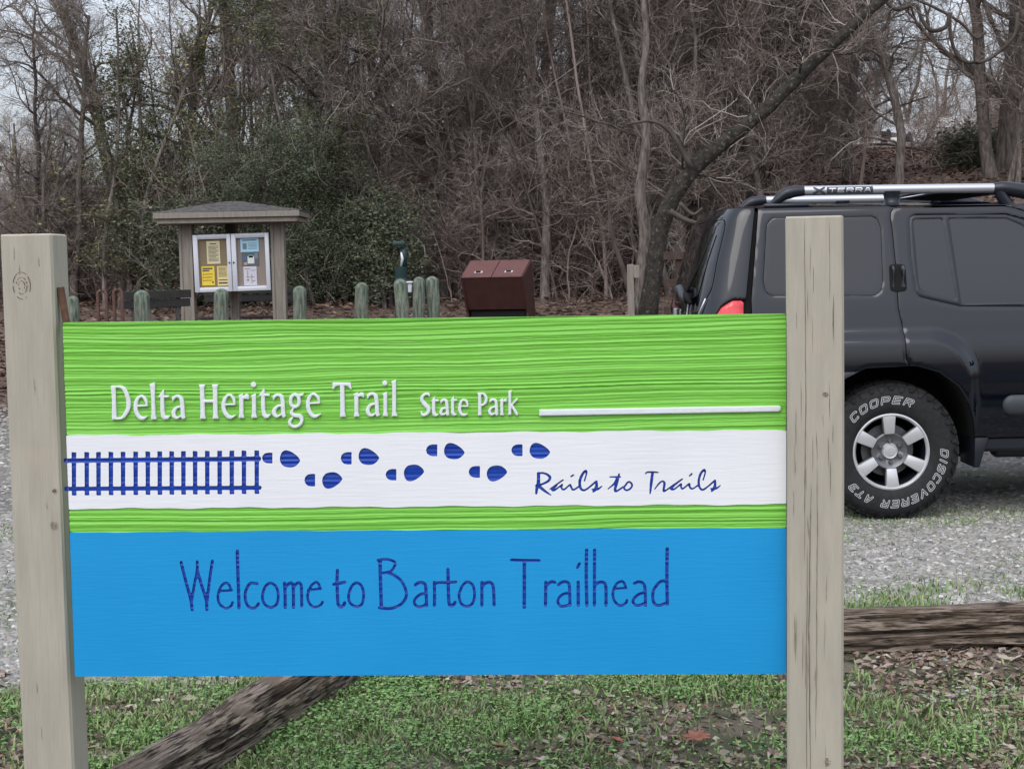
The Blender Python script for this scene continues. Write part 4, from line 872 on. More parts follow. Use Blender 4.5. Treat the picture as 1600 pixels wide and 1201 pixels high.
# ---- wheels
def wheel(x, sg, z):
    w_ = MB(); w_.lathe([(0, -.02), (.150, -.02), (.150, .01), (.10, .012), (.09, .08), (0, .08)], 40); w_.lathe([(0, .09), (.2, .09), (.2, .05)], 30, m=1)
    wh = w_.build('wheel', [M_rimd, M_gap], car, smooth=True, sharp=40); wh.location = (x, -sg*.77, z); wh.rotation_euler = (0, 0, 0 if sg > 0 else math.pi)
    t = MB(); Rr = z
    t.lathe([(.205, -.095), (.218, -.118), (.235, -.132), (.262, -.139), (.30, -.1405), (.333, -.139), (.352, -.133), (.368, -.122), (Rr-.012, -.10), (Rr-.010, 0), (Rr-.012, .10), (.368, .122), (.33, .138), (.24, .132), (.205, .095)], 96)
    for i in range(40):         # tread and shoulder lugs
        th = i/40*2*math.pi
        for (y0, y1, r0, r1, off, dw) in ((-.118, -.068, Rr-.022, Rr, 0, .052), (.068, .118, Rr-.022, Rr, .5, .052), (-.060, -.006, Rr-.02, Rr, .35, .040), (.006, .060, Rr-.02, Rr, .8, .040)):
            a_ = th+off*2*math.pi/40; h_ = dw*(.5 if i % 2 else .42)
            B_ = []
            for r in (r0, r1):
                for (tt, yy) in ((-h_, y0), (h_, y0+.006), (h_, y1), (-h_, y1-.006)):
                    rr = r-(.012 if (yy < -.1 or yy > .1) and r == r1 else 0); aa = a_+tt/Rr; B_.append((rr*math.cos(aa), yy, rr*math.sin(aa)))
            t.add(B_, [(0, 1, 2, 3), (7, 6, 5, 4), (0, 4, 5, 1), (1, 5, 6, 2), (2, 6, 7, 3), (3, 7, 4, 0)])
        a_ = th; B_ = []       # stepped side biters on the shoulder of the sidewall
        ln = .034 if i % 2 else .020
        for yy, ra, rb in ((-.1435, Rr-.045-ln+.02, Rr-.028), (-.128, Rr-.045-ln+.02, Rr-.022)):
            for tt, r in ((-.017, rb), (.017, rb), (.012, ra), (-.008, ra+.006)):
                aa = a_+tt/Rr; B_.append((r*math.cos(aa), yy+(.012 if r > Rr-.032 else 0), r*math.sin(aa)))
        t.add(B_, [(0, 1, 2, 3), (7, 6, 5, 4), (0, 4, 5, 1), (1, 5, 6, 2), (2, 6, 7, 3), (3, 7, 4, 0)])
    t.build('tyre', M_tyre, wh, smooth=True, sharp=30)
    r = MB(); r.lathe([(.2215, -.112), (.219, -.122), (.211, -.124), (.204, -.117), (.200, -.108)], 72); r.lathe([(.200, -.108), (.192, -.03), (.190, .09)], 72, m=2)
    for k in range(6):
        th = math.pi/2+k*math.pi/3+R(3); c_, s_ = math.cos(th), math.sin(th)
        def Pt(rad, tt, y): return (rad*c_-tt*s_, y, rad*s_+tt*c_)
        B_ = [Pt(.098, -.030, -.088), Pt(.098, .030, -.088), Pt(.205, .040, -.088), Pt(.205, -.040, -.088)]; T_ = [Pt(.100, -.027, -.108), Pt(.100, .027, -.108), Pt(.206, .037, -.119), Pt(.206, -.037, -.119)]
        r.hexa(B_, T_, .003)
        r.hexa([Pt(.05, -.024, -.05), Pt(.05, .024, -.05), Pt(.20, .032, -.03), Pt(.20, -.032, -.03)], [Pt(.05, -.024, -.080), Pt(.05, .024, -.080), Pt(.20, .032, -.10), Pt(.20, -.032, -.10)], .003, m=1)
    r.lathe([(.104, -.05), (.106, -.085), (.098, -.092), (.085, -.085), (.060, -.078), (.048, -.080), (0, -.08)], 48, m=1)
    r.build('rim', [M_rim, M_rimd, M_trim], wh, smooth=True, sharp=35)
    c_ = MB(); c_.lathe([(.046, -.07), (.046, -.088), (.040, -.096), (.034, -.094), (.032, -.098), (0, -.100)], 40)
    for k in range(6):
        th = math.pi/2+k*math.pi/3+R(3); c_.lathe([(.0125, -.07), (.0125, -.098), (.008, -.104), (0, -.104)], 6, c=(.062*math.cos(th), 0, .062*math.sin(th)), m=1)
    U = .018; sheet(c_, lambda x_, z_: np.minimum(np.abs(np.hypot(x_, z_)-.017)-.0025, d_box(x_, z_, -.022, .022, -.004, .004, .001)), (-.025, .025, -.025, .025), .0015, lambda x_, z_, d_: np.stack([x_, x_*0-.1015, z_], -1), lambda x_, z_: np.stack([x_, x_*0-.098, z_], -1), m=0)
    c_.build('hub_cap', [M_rim, M_rimd], wh, smooth=True, sharp=35)
    H_ = .036; r0 = .297
    for txt, th0, th1 in (('COOPER', R(141), R(69)), ('DISCOVERER', R(2), R(-100)), ('AT3', R(-113.5), R(-140))):
        o, wd = text_strokes(txt, H_, .018, .22, 1.); q_ = (th0-th1)*r0/wd; o = [p*np.array([q_, 1]) for p in o]; wd *= q_; fo = f_text(o, .0085)
        l = MB(); sheet(l, lambda U_, V_: np.abs(fo(U_, V_))-.0014, (-.012, wd+.02, -.01, H_+.01), .0016,
              lambda U_, V_, D_: np.stack([(r0-H_/2+V_)*np.cos(th0-U_/r0), U_*0-.1418, (r0-H_/2+V_)*np.sin(th0-U_/r0)], -1), None)
        l.build('sidewall_lettering', M_wlet, wh)
    return wh
RW = .40
w0 = wheel(0, 1, RW)
def dupwheel(x, sg):
    c = w0.copy(); COL.objects.link(c); c.location = (x, -sg*.77, RW); c.rotation_euler = (0, 0, 0 if sg > 0 else math.pi)
    for g in list(w0.children): d = g.copy(); COL.objects.link(d); d.parent = c
dupwheel(2.70, 1); dupwheel(0, -1); dupwheel(2.70, -1)
# ================================================================== kiosk, notices, posts, bin, benches
M_ktan = mat('kiosk_stain', (.20, .175, .15), .8, (.26, .235, .20), 6, stretch=(5, 5, .6), bump=.3, bscale=20, bstretch=(8, 8, .6), objvar=.03)
M_shing = mat('shingle', (.065, .062, .062), .95, (.13, .122, .12), 14, bump=.6, bscale=60)
M_alu = mat('aluminium', (.62, .64, .70), .4, metal=.25)
M_corkL = mat('cork', (.20, .155, .095), .9, (.24, .19, .12), 60)
M_corkR = mat('cork_grey', (.22, .185, .165), .9, (.26, .22, .19), 60)
M_drk = mat('dark_timber', (.035, .035, .033), .85, (.055, .05, .045), 12, bump=.4)
def flat_mat(n, c): return mat(n, c, .7)
KY = 23.5; KS = FPX/KY
kc = at(361, 420, KY); kg = tz(kc.x, KY+.3)
def K(px, py, y=0.):   # kiosk-local
    p = at(px, py, KY+y); return Vector((p.x-kc.x, y, p.z-kg))
kiosk = empty('notice_kiosk', (kc.x, KY, kg), 0, 'beige roofed notice kiosk with a glazed two-door case', 'kiosk')
def kpost(px0, px1, ptop, y, dy):
    a, b = K(px0, ptop, y), K(px1, ptop, y); lo = K((px0+px1)/2+ (500-ptop)*.036, 500, y)
    mb = MB(); xc0 = lo.x+(lo.x-(a.x+b.x)/2)*0; w_ = b.x-a.x; xt = (a.x+b.x)/2
    mb.hexa([(xt-w_/2, y, -.1), (xt+w_/2, y, -.1), (xt+w_/2, y+dy, -.1), (xt-w_/2, y+dy, -.1)], [(xt-w_/2, y, a.z), (xt+w_/2, y, a.z), (xt+w_/2, y+dy, a.z), (xt-w_/2, y+dy, a.z)], .008)
    for s_ in (-1, 1): mb.box((xt+s_*w_*.40, y-.008, (a.z-.1)/2), (w_*.2, .018, a.z+.1), .002)
    return mb.build('post', M_ktan, kiosk, smooth=True, sharp=30)
kpost(278.3, 299, 346, 0, .2); kpost(422, 442.6, 344, 0, .2); kpost(356, 369, 346, .5, .14)
# roof: hip with shingle courses
e0, e1 = K(239, 333.5, -.35), K(467.5, 327.8, -.35); ez = (e0.z+e1.z)/2; ex = (e1.x-e0.x)/2; cx_ = (e0.x+e1.x)/2; dp = 1.0
mb = MB(); apz = ez+.17; nC = 9; yc = .25
for c in range(nC):
    t0, t1 = c/nC, (c+1)/nC; z0 = ez+(apz-ez)*t0+.012; z1 = ez+(apz-ez)*t1
    def rg(t, z, grow=0):
        hx = (ex)*(1-t)+.10*t+grow; hy = (.60+dp/2-.5)*(1-t)+.02*t+grow
        return [(cx_-hx, yc-hy, z), (cx_+hx, yc-hy, z), (cx_+hx, yc+hy, z), (cx_-hx, yc+hy, z)]
    A_, B_, C2 = rg(t0, z0-.016, .012), rg(t0, z0, .012), rg(t1, z1+.006)
    mb.add(A_+B_+C2, [(i, (i+1) % 4, 4+(i+1) % 4, 4+i) for i in range(4)]+[(4+i, 4+(i+1) % 4, 8+(i+1) % 4, 8+i) for i in range(4)])
mb.add(rg(1, apz+.006), [(0, 1, 2, 3)]); rf = mb.build('roof', M_shing, kiosk)
hy = .60
mb = MB()
for (g, z, h) in ((.0, ez-.045, .085), (-.045, ez-.125, .075)):
    X_, Y_ = ex+g, hy+g
    mb.box((cx_, yc-Y_, z), (2*X_, .03, h), .004); mb.box((cx_, yc+Y_, z), (2*X_, .03, h), .004)
    mb.box((cx_-X_+.015, yc, z), (.03, 2*Y_-.034, h-.004), .004); mb.box((cx_+X_-.015, yc, z), (.03, 2*Y_-.034, h-.004), .004)
mb.box((cx_, yc, ez-.155), (2*ex-.12, 2*hy-.12, .012)); mb.build('fascia', M_ktan, rf, smooth=True, sharp=30)
mb = MB(); a, b = K(352, 345, .35), K(364, 370, .35); mb.box(((a.x+b.x)/2, .35, (a.z+b.z)/2+.05), (b.x-a.x, .06, a.z-b.z+.2)); mb.build('brace', M_drk, kiosk)
# case: frame measured from its corners
cTL, cTR, cBR, cBL = K(301, 367.5, -.02), K(419.5, 363.5, -.02), K(423.5, 453, -.02), K(305.5, 457, -.02)
def lerp2(u, v, y=0.): 
    t = cTL.lerp(cTR, u); b = cBL.lerp(cBR, u); p = b.lerp(t, v); return (p.x, p.y+y, p.z)
def cell(mb, u0, u1, v0, v1, y0, y1, bev=.0, m=0):
    mb.hexa([lerp2(u0, v0, y0), lerp2(u1, v0, y0), lerp2(u1, v0, y1), lerp2(u0, v0, y1)], [lerp2(u0, v1, y0), lerp2(u1, v1, y0), lerp2(u1, v1, y1), lerp2(u0, v1, y1)], bev, m)
mb = MB()
for i, (u0, u1) in enumerate(((0, .496), (.504, 1))):
    fw_ = .062
    cell(mb, u0, u0+fw_, 0, 1, -.03, .05, .004); cell(mb, u1-fw_+.01, u1, 0, 1, -.03, .05, .004)
    cell(mb, u0+fw_, u1-fw_+.01, .92, 1, -.028, .05, .004); cell(mb, u0+fw_, u1-fw_+.01, 0, .08, -.028, .05, .004)
case = mb.build('case_frame', M_alu, kiosk, smooth=True, sharp=30)
mb = MB(); cell(mb, .03, .497, .04, .96, .018, .046); mb.build('cork_board', M_corkL, case)
mb = MB(); cell(mb, .503, .97, .04, .96, .018, .046); mb.build('cork_board', M_corkR, case)
for u in (.472, .528): mb = MB(); p = lerp2(u, .50, -.034); mb.lathe([(0, -.012), (.013, -.01), (.014, .004)], 12, c=p); mb.build('lock', M_trim, case, smooth=True)
# notices: paper with printed lines
INK = flat_mat('ink', (.06, .06, .06)); INKR = flat_mat('print_green', (.04, .16, .07))
def uvc(px, py):
    p = K(px, py, -.02); t = np.linalg.lstsq(np.array([[cTR.x-cTL.x, cBL.x-cTL.x], [cTR.z-cTL.z, cBL.z-cTL.z]]), np.array([p.x-cTL.x, p.z-cTL.z]), rcond=None)[0]; return t[0], 1-t[1]
def notice(px0, py0, px1, py1, paper, lab, lines, extra=None, name='notice'):
    (u0, v1), (u1, v0) = uvc(px0, py0), uvc(px1, py1); mb = MB(); cell(mb, u0, u1, v0, v1, .008, .012)
    for (a, b, c, d, m_) in lines:
        ua, ub = u0+(u1-u0)*a, u0+(u1-u0)*b; va, vb = v1+(v0-v1)*d, v1+(v0-v1)*c
        cell(mb, ua, ub, va, vb, .0055, .0075, m=m_)
    mats = [flat_mat('paper_'+name, paper), INK]+(extra or [])
    o = mb.build('notice', mats); o.location = kiosk.location; return tag(o, lab, 'notice')
r_ = random.Random(5)
def body(y0, y1, n, a=.12, b=.88, m=1, th=.35):
    st = (y1-y0)/n; return [(a, b-r_.uniform(0, .2)*(i % 3 == 2), y0+i*st, y0+i*st+st*th, m) for i in range(n)]
notice(322, 377, 344.5, 412, (.62, .56, .36), 'cream typed notice at the top of the left door of the kiosk case', [(.25, .75, .10, .14, 1)]+body(.22, .92, 12), name='cream')
notice(314.5, 416.5, 336, 445.5, (.75, .55, .05), 'bright yellow notice low on the left door of the kiosk case', [(.08, .85, .08, .15, 1), (.08, .6, .19, .26, 1)]+[(.22, .85, .40, .43, 1), (.22, .8, .56, .59, 1), (.22, .8, .72, .75, 1), (.1, .16, .38, .45, 1), (.1, .16, .54, .61, 1), (.1, .16, .70, .77, 1), (.78, .9, .80, .90, 2)], [INKR], name='yellow')
notice(338.8, 416, 357.5, 446, (.70, .58, .25), 'pale yellow notice with black print beside the bright yellow one', body(.06, .58, 8)+[(.1, .9, .68, .73, 1), (.1, .9, .82, .90, 1)], name='pale')
notice(375, 373, 404.5, 393.5, (.36, .60, .76), 'light blue flyer at the top of the right door of the kiosk case', [(.1, .9, .10, .16, 1), (.12, .34, .35, .78, 2)]+[(.42, .9, .34+.1*i, .36+.1*i, 1) for i in range(5)], [flat_mat('print_grey', (.16, .2, .24))], name='blue')
notice(377.5, 394, 405, 414.5, (.10, .11, .12), 'dark picture flyer with a round white and teal spot in the kiosk case', [(.33, .72, .30, .85, 1), (.4, .66, .2, .42, 2), (.05, .25, .3, .6, 3), (.1, .3, .75, .95, 4), (.75, .95, .1, .5, 5)], [flat_mat('teal', (.05, .32, .32)), flat_mat('blue_ink', (.06, .14, .3)), flat_mat('tan_ink', (.4, .3, .25)), flat_mat('greyink', (.2, .2, .22))], name='dark')
bpy.data.objects['notice.004'].data.materials[1] = flat_mat('white_spot', (.6, .66, .64))
notice(380, 416.5, 402, 445.5, (.55, .54, .60), 'white sketch map at the foot of the right door of the kiosk case', [(.1, .5, .12, .14, 1), (.55, .9, .2, .22, 1), (.3, .33, .2, .8, 1), (.6, .63, .4, .9, 1), (.15, .85, .55, .565, 1), (.2, .4, .7, .72, 1), (.7, .85, .75, .78, 1)], name='map')

# ---- domed bollards
M_bol = mat('treated_post', (.055, .080, .060), .9, (.21, .25, .195), 11, stretch=(3, 3, .5), bump=.7, bscale=14, bstretch=(6, 6, .5), col3=(.17, .155, .12), n3=9, lo3=.54, hi3=.66, objvar=.12, bdist=.02)
def bollard(px, py, wpx, Y, lab, lean=0, hi=0):
    p = at(px, py, Y); g = tz(p.x, Y); h = p.z-g; r = wpx/2*Y/FPX; n = 20; nz = 14
    prof = [(r*1.0, z) for z in np.linspace(-.2, h-r*.9, nz)]+[(r*math.cos(a), h-r*.9+r*.9*math.sin(a)) for a in np.linspace(.2, math.pi/2-.02, 7)]
    mb = MB(); mb.lathe(prof, n, axis='z'); V = mb.v[0]; sd_ = px*.37
    th = np.arctan2(V[:, 1], V[:, 0]); rr = 1+.05*np.sin(th*2+sd_+V[:, 2]*2)+.03*np.sin(th*5+V[:, 2]*7+sd_)
    V[:, 0] *= rr; V[:, 1] *= rr; V[:, 0] += .01*np.sin(V[:, 2]*5+sd_)
    mb.f.append((np.array([list(range(n))])+len(V)-n, 0))
    o = mb.build('bollard', M_bol, smooth=True, sharp=60); o.location = (p.x, Y, g); o.rotation_euler = (0, lean, 0)
    return tag(o, lab, 'bollard', 'green-stained wooden bollards behind the sign')
bollard(113, 462, 17, 19.5, 'green bollard half hidden by the left sign post')
bollard(222, 453, 24, 19.5, 'pale green bollard in front of the slatted bench')
bollard(345, 450.5, 23.5, 19.8, 'green bollard standing before the left door of the kiosk case')
bollard(467, 446.5, 22, 20, 'dark green bollard right of the kiosk, standing on its own')
bollard(563, 441, 20.5, 21, 'greyish bollard with a chipped slanting top, midway between the kiosk and the bin', R(1.5))
bollard(626.5, 436, 20.5, 21, 'bollard directly in front of the water fountain')
bollard(653.5, 432.5, 20, 21.6, 'middle one of the three close bollards between fountain and bin')
bollard(675, 431.5, 20, 21.8, 'bollard nearest the bin, right of the three close together')

# ---- animal-proof bin
M_bin = mat('brown_steel', (.055, .022, .020), .5, (.065, .028, .025), 8, bump=.1, bscale=60)
M_bin2 = mat('brown_lid', (.12, .053, .05), .55, (.14, .062, .058), 8, bump=.1, bscale=60)
BY = 24.; a = at(720, 434.5, BY); b = at(817.5, 432, BY); yaw = R(-17); wd = (b.x-a.x)/math.cos(yaw)
g = tz(a.x, BY); binr = empty('litter_bin', (a.x, BY, g), yaw, 'brown steel animal-proof bin with a sloping two-door lid', 'bin')
zt = a.z-g; zb = zt-.50
prof = [(0, zt), (.25, zb), (.62, zb-.05), (.46, zt+.24)]      # y, z of the side outline
def slab(mb, x0, x1, pr, m=0, bev=0):
    k = len(pr); V = [(x0, y, z) for y, z in pr]+[(x1, y, z) for y, z in pr]
    mb.add(V, [tuple(range(k)), tuple(range(2*k-1, k-1, -1))]+[(i, i+k, (i+1) % k+k, (i+1) % k) for i in range(k)], m)
mb = MB(); slab(mb, .012, wd-.012, prof); mb.build('cabinet', M_bin, binr)
for x0 in (0, wd-.03): mb = MB(); slab(mb, x0, x0+.03, [(-.012, zt+.01), (.24, zb-.06), (.24, -.05), (.60, -.05), (.63, zb-.05), (.475, zt+.262)]); mb.build('side_panel', M_bin, binr)
mb = MB(); slab(mb, .06, wd-.06, [(.3, zb-.02), (.3, 0), (.5, 0), (.5, zb-.02)]); mb.build('base', M_gap, binr)  # near-black block put in for the shaded gap under the cabinet
for i in (0, 1):
    x0 = .02+i*(wd/2-.015); x1 = x0+wd/2-.028; mb = MB(); slab(mb, x0, x1, [(-.015, zt+.004), (-.012, zt+.026), (.455, zt+.268), (.46, zt+.245)]); lid = mb.build('lid', M_bin2, binr)
    mb = MB(); c = ((x0+x1)/2, .10, zt+.085); mb.box(c, (.13, .05, .02), .004, Matrix.Rotation(R(27), 3, 'X')); mb.build('latch', M_alu, lid)
    mb = MB(); mb.box((c[0], .085, c[2]+.008), (.08, .03, .02), .003, Matrix.Rotation(R(27), 3, 'X')); mb.build('latch_opening_shade', M_gap, lid)  # solid near-black block painted as the shade inside the opening

# ---- water fountain
M_ftn = mat('dark_green_steel', (.012, .035, .035), .4)
FY = 22.3; a = at(627, 437, FY); g = tz(a.x, FY); fo = empty('water_fountain', (a.x, FY, g), 0, 'dark green bottle-filling water fountain behind the bollards', 'fountain')
def F_(px, py): p = at(px, py, FY); return (p.x-a.x, p.z-g)
x0, z0 = F_(616.5, 418); x1, _ = F_(636, 418); _, z1 = F_(620, 437)
mb = MB(); mb.lathe([(0, 0), (.10, 0), (.10, z1), (.09, z1+.02), (.0, z1+.02)], 24, axis='z', c=((x0+x1)/2, 0, 0)); mb.build('pedestal', M_ftn, fo, smooth=True, sharp=40)
mb = MB(); mb.lathe([(.085, z1), (.092, z0), (.06, z0+.01), (0, z0)], 24, axis='z', c=((x0+x1)/2, 0, 0)); mb.build('basin', M_ftn, fo, smooth=True, sharp=40)
P = [F_(631, 418), F_(632, 400), F_(629, 386)]; mb = MB(); mb.tube([(x, .02, z) for x, z in P], [.045, .04, .05], 12); mb.build('column', M_ftn, fo, smooth=True)
P = [F_(627, 416), F_(629, 404), F_(627, 394)]; mb = MB(); mb.tube([(x, -.03, z) for x, z in P], [.016, .022, .014], 10); mb.build('spout', M_alu, fo, smooth=True)
P = F_(623.5, 381); mb = MB(); mb.box((P[0], 0, P[1]), (.19, .15, .075), .02, seg=2); mb.build('hood', M_ftn, fo, smooth=True, sharp=40)
P = F_(640, 441); mb = MB(); mb.box((P[0]-.03, 0, P[1]), (.16, .13, .03), .01); mb.box((P[0], 0, P[1]-.08), (.06, .08, .14), .01); mb.build('low_basin', M_alu, fo, smooth=True, sharp=40)

# ---- marker post with a small box
MY = 23.; a = at(985, 413, MY); g = tz(a.x, MY); mk = empty('marker_post', (a.x, MY, g), 0, 'beige wooden post carrying a small box at the foot of the leaning tree', 'post')
mb = MB(); mb.box((0, 0, (a.z-g)/2-.05), (.10, .09, a.z-g+.1), .006); mb.build('upright', M_ktan, mk)
mb = MB(); mb.box((.085, -.02, a.z-g-.11), (.085, .12, .19), .008); mb.build('box', M_ktan, mk)
# ---- brown rail fence end behind the car
a = at(1052, 395, 21.5); g = tz(a.x, 21.5); fe = empty('rail_fence', (a.x, 21.5, g), R(4), 'dark brown wooden rail fence showing behind the tail of the black car', 'fence')
M_fence = mat('brown_fence', (.045, .028, .022), .85, (.075, .048, .038), 10, bump=.3)
h = a.z-g
for x in (.08, 1.7, 3.3): mb = MB(); mb.box((x, 0, h/2-.1), (.10, .10, h+.2), .006); mb.build('fence_post', M_fence, fe)
for z in (h-.04, h-.42, h-.80): mb = MB(); mb.box((1.65, -.07, z), (3.6, .035, .11), .004); mb.build('rail', M_fence, fe)
# ---- bicycle hoops
M_hoop = mat('rusty_brown_steel', (.075, .038, .03), .7, (.12, .06, .045), 20, bump=.3)
for i, (px0, px1, py, lab) in enumerate(((150.5, 165.5, 454, 'brown steel bicycle hoop nearer the left sign post'), (175.5, 190, 452, 'brown steel bicycle hoop next to the bench'))):
    Y = 19.; a = at(px0+2, py, Y); b = at(px1, py, Y); g = tz(a.x, Y); zt = a.z-g; w_ = b.x-a.x
    P = [(0, 0, -.2), (0, 0, zt-w_/2)]+[(w_/2-w_/2*math.cos(t), .0, zt-w_/2+w_/2*math.sin(t)) for t in np.linspace(.3, math.pi-.3, 8)]+[(w_, 0, zt-w_/2), (w_, 0, -.2)]
    mb = MB(); mb.tube(P, .022, 12); mb.box((w_/2, 0, .01), (.28, .1, .02)); o = mb.build('bicycle_hoop', M_hoop, smooth=True, sharp=50); o.location = (a.x, Y, g); tag(o, lab, 'bicycle rack', 'brown bicycle hoops')
# ---- benches
M_bench = mat('dark_bench', (.030, .030, .028), .7, (.045, .043, .038), 10, bump=.2)
def bench(px, pz_back, Y, L_, yaw, lab, bh):
    a = at(px, pz_back, Y); g = tz(a.x, Y); e_ = empty('bench', (a.x, Y, g), yaw, lab, 'bench', 'dark benches by the kiosk'); zt = a.z-g
    mb = MB()
    for k in range(2): mb.box((L_/2, .02+.02*k, zt-.065-k*.125), (L_, .035, .115), .006)
    mb.build('backrest', M_bench, e_)
    mb = MB()
    for k in range(3): mb.box((L_/2, -.12-k*.13, zt-.50), (L_, .115, .035), .006)
    mb.build('seat', M_bench, e_)
    for x in (.25, L_-.25):
        mb = MB(); mb.tube([(x, .07, zt-.05), (x, .03, zt-.5), (x, -.18, zt-.54), (x, -.20, .0)], .03, 8); mb.build('leg', M_bench, e_, smooth=True)
        mb = MB(); mb.tube([(x, -.05, zt-.53), (x, .10, 0)], .028, 8); mb.build('leg', M_bench, e_, smooth=True)
bench(190, 455, 21.0, 1.35, R(58), 'dark bench seen at a slant between the hoops and the kiosk', .5)
bench(318, 449, 25.5, 1.5, R(0), 'dark bench seen straight on behind the kiosk posts', .5)
# ---- white vehicles beyond the woods
M_wcar = mat('white_car_paint', (.78, .80, .83), .2, coat=.5)
def pickup(px, py, Y, yaw, lab, nm, wag):
    a = at(px, py, Y); g = tz(a.x, Y); e_ = empty(nm, (a.x, Y, g), yaw, lab, 'car', None); L_ = 4.8
    prof = [(0, .55), (.0, 1.05), (.1, 1.12), (1.5 if not wag else .15, 1.14), (1.7 if not wag else .45, 1.72), (2.1, 1.80), (2.9, 1.74), (3.5, 1.18), (4.6, 1.02), (4.8, .85), (4.8, .5)]
    mb = MB(); k = len(prof)
    for y0, y1, s_ in ((-.9, .9, 1),):
        V = [(x, y0+(.12 if z > 1.2 else 0), z) for x, z in prof]+[(x, y1-(.12 if z > 1.2 else 0), z) for x, z in prof]
        mb.add(V, [tuple(range(k)), tuple(range(2*k-1, k-1, -1))]+[(i, i+k, (i+1) % k+k, (i+1) % k) for i in range(k)])
    mb.build('body', M_wcar, e_)
    for sg in (-1, 1):
        for (x0, x1, x2, x3) in (((1.65 if not wag else .6), 2.35, 2.35, (1.8 if not wag else .75)), (2.43, 3.38, 2.9, 2.43)):
            mb = MB(); yy = sg*.905; y2 = sg*.80; mb.add([(x0, yy, 1.17), (x1, yy, 1.17), (x2, y2, 1.68), (x3, y2, 1.68)], [(0, 1, 2, 3)]); mb.build('window', M_glass, e_)
        for x in (.95, 3.85): mb = MB(); mb.lathe([(0, -.12), (.20, -.12), (.22, -.10), (.35, -.10), (.37, 0), (.35, .10), (0, .10)], 24, c=(x, sg*.82, .37)); mb.build('wheel', M_tyre, e_, smooth=True, sharp=40)
pickup(1356, 234, 95, R(50), 'white pickup truck far off among the trees above the black car', 'pickup_truck', False)
pickup(1484, 232, 98, R(66), 'pale car parked far off to the right of the white pickup', 'parked_car', True)
# ================================================================== the winter woods
M_bark = mat('bark', (.085, .071, .062), .95, (.225, .19, .17), 9, stretch=(3, 3, .6), bump=.8, bscale=18, bstretch=(5, 5, .8), bdist=.03, objvar=.25)
M_twig = island_mat('twigs', [(.075, .06, .05), (.22, .18, .155), (.14, .112, .095), (.34, .285, .25), (.18, .148, .13), (.50, .44, .39), (.105, .085, .07)], .9)
M_twigs2 = island_mat('brush_twigs', [(.075, .055, .048), (.22, .17, .145), (.13, .10, .087), (.34, .27, .235), (.20, .15, .13), (.52, .43, .38), (.105, .08, .065)], .9)
M_moss = mat('mossy_bark', (.022, .019, .015), .95, (.055, .048, .040), 10, bump=1, bscale=16, bstretch=(3, 3, 1), bdist=.05, col3=(.13, .13, .105), n3=16, lo3=.6, hi3=.68)
M_vine = mat('vine', (.05, .04, .034), .9, (.09, .075, .065), 5)
M_ever = island_mat('evergreen_leaves', [(.07, .095, .05), (.10, .13, .07), (.13, .165, .095), (.06, .08, .045), (.17, .20, .125), (.10, .125, .07)], .6)
M_olive = island_mat('olive_leaves', [(.08, .10, .055), (.11, .13, .06), (.15, .16, .07), (.07, .09, .05), (.13, .14, .08), (.26, .26, .10)], .6)
M_fewy = island_mat('late_leaves', [(.14, .16, .07), (.30, .30, .08), (.18, .20, .09), (.12, .14, .07), (.13, .14, .07), (.40, .26, .06)], .6)

def unit(v): return v/(np.linalg.norm(v, axis=-1, keepdims=True)+1e-12)
def tubes(P, Rd, k):
    "P (n, m, 3) polylines, Rd (n, m) radii -> vertices, quads"
    n, m, _ = P.shape; T_ = np.gradient(P, axis=1); T_ = unit(T_)
    ref = np.where(np.abs(T_[..., 2:3]) < .9, np.array([0, 0, 1.]), np.array([1., 0, 0])); A_ = unit(np.cross(T_, ref)); B_ = np.cross(T_, A_)
    th = np.arange(k)/k*2*math.pi
    V = P[:, :, None]+Rd[:, :, None, None]*(np.cos(th)[:, None]*A_[:, :, None]+np.sin(th)[:, None]*B_[:, :, None])
    b = (np.arange(n)*m*k)[:, None, None]; i = np.arange(m-1)[None, :, None]; j = np.arange(k)[None, None]
    F = np.stack([b+i*k+j, b+i*k+(j+1) % k, b+(i+1)*k+(j+1) % k, b+(i+1)*k+j], -1).reshape(-1, 4)
    return V.reshape(-1, 3), F
def children(P, Rd, per, ln, ang, m, r, rs, t0=.2, t1=1., rratio=.6, up=.1, wig=.25, droop=0, rmin=.002):
    n, mp, _ = P.shape; N_ = n*per; pi = np.repeat(np.arange(n), per); t = rs.uniform(t0, t1, N_)*(mp-1); i = np.minimum(t.astype(int), mp-2); f = (t-i)[:, None]
    O_ = P[pi, i]*(1-f)+P[pi, i+1]*f; D_ = unit(P[pi, i+1]-P[pi, i]); r0 = Rd[pi, i]*(1-f[:, 0])+Rd[pi, i+1]*f[:, 0]
    q = unit(rs.normal(size=(N_, 3))); q = unit(q-(q*D_).sum(-1, keepdims=True)*D_)
    a = rs.uniform(ang[0], ang[1], N_)[:, None]; d = D_*np.cos(a)+q*np.sin(a); d[:, 2] += up; d = unit(d)
    L_ = rs.uniform(ln[0], ln[1], N_)*(1-.5*(t/(mp-1)))
    pts = [O_]; step = (L_/(m-1))[:, None]
    for s_ in range(m-1):
        pts.append(pts[-1]+d*step); d = unit(d+rs.normal(size=(N_, 3))*wig+np.array([0, 0, up*.6-droop]))
    Q = np.stack(pts, 1); rr = np.maximum(np.minimum(r0*rratio, r if np.isscalar(r) else r), rmin)[:, None]*np.linspace(1, .35, m)[None]
    return Q, np.maximum(rr, rmin*.8)
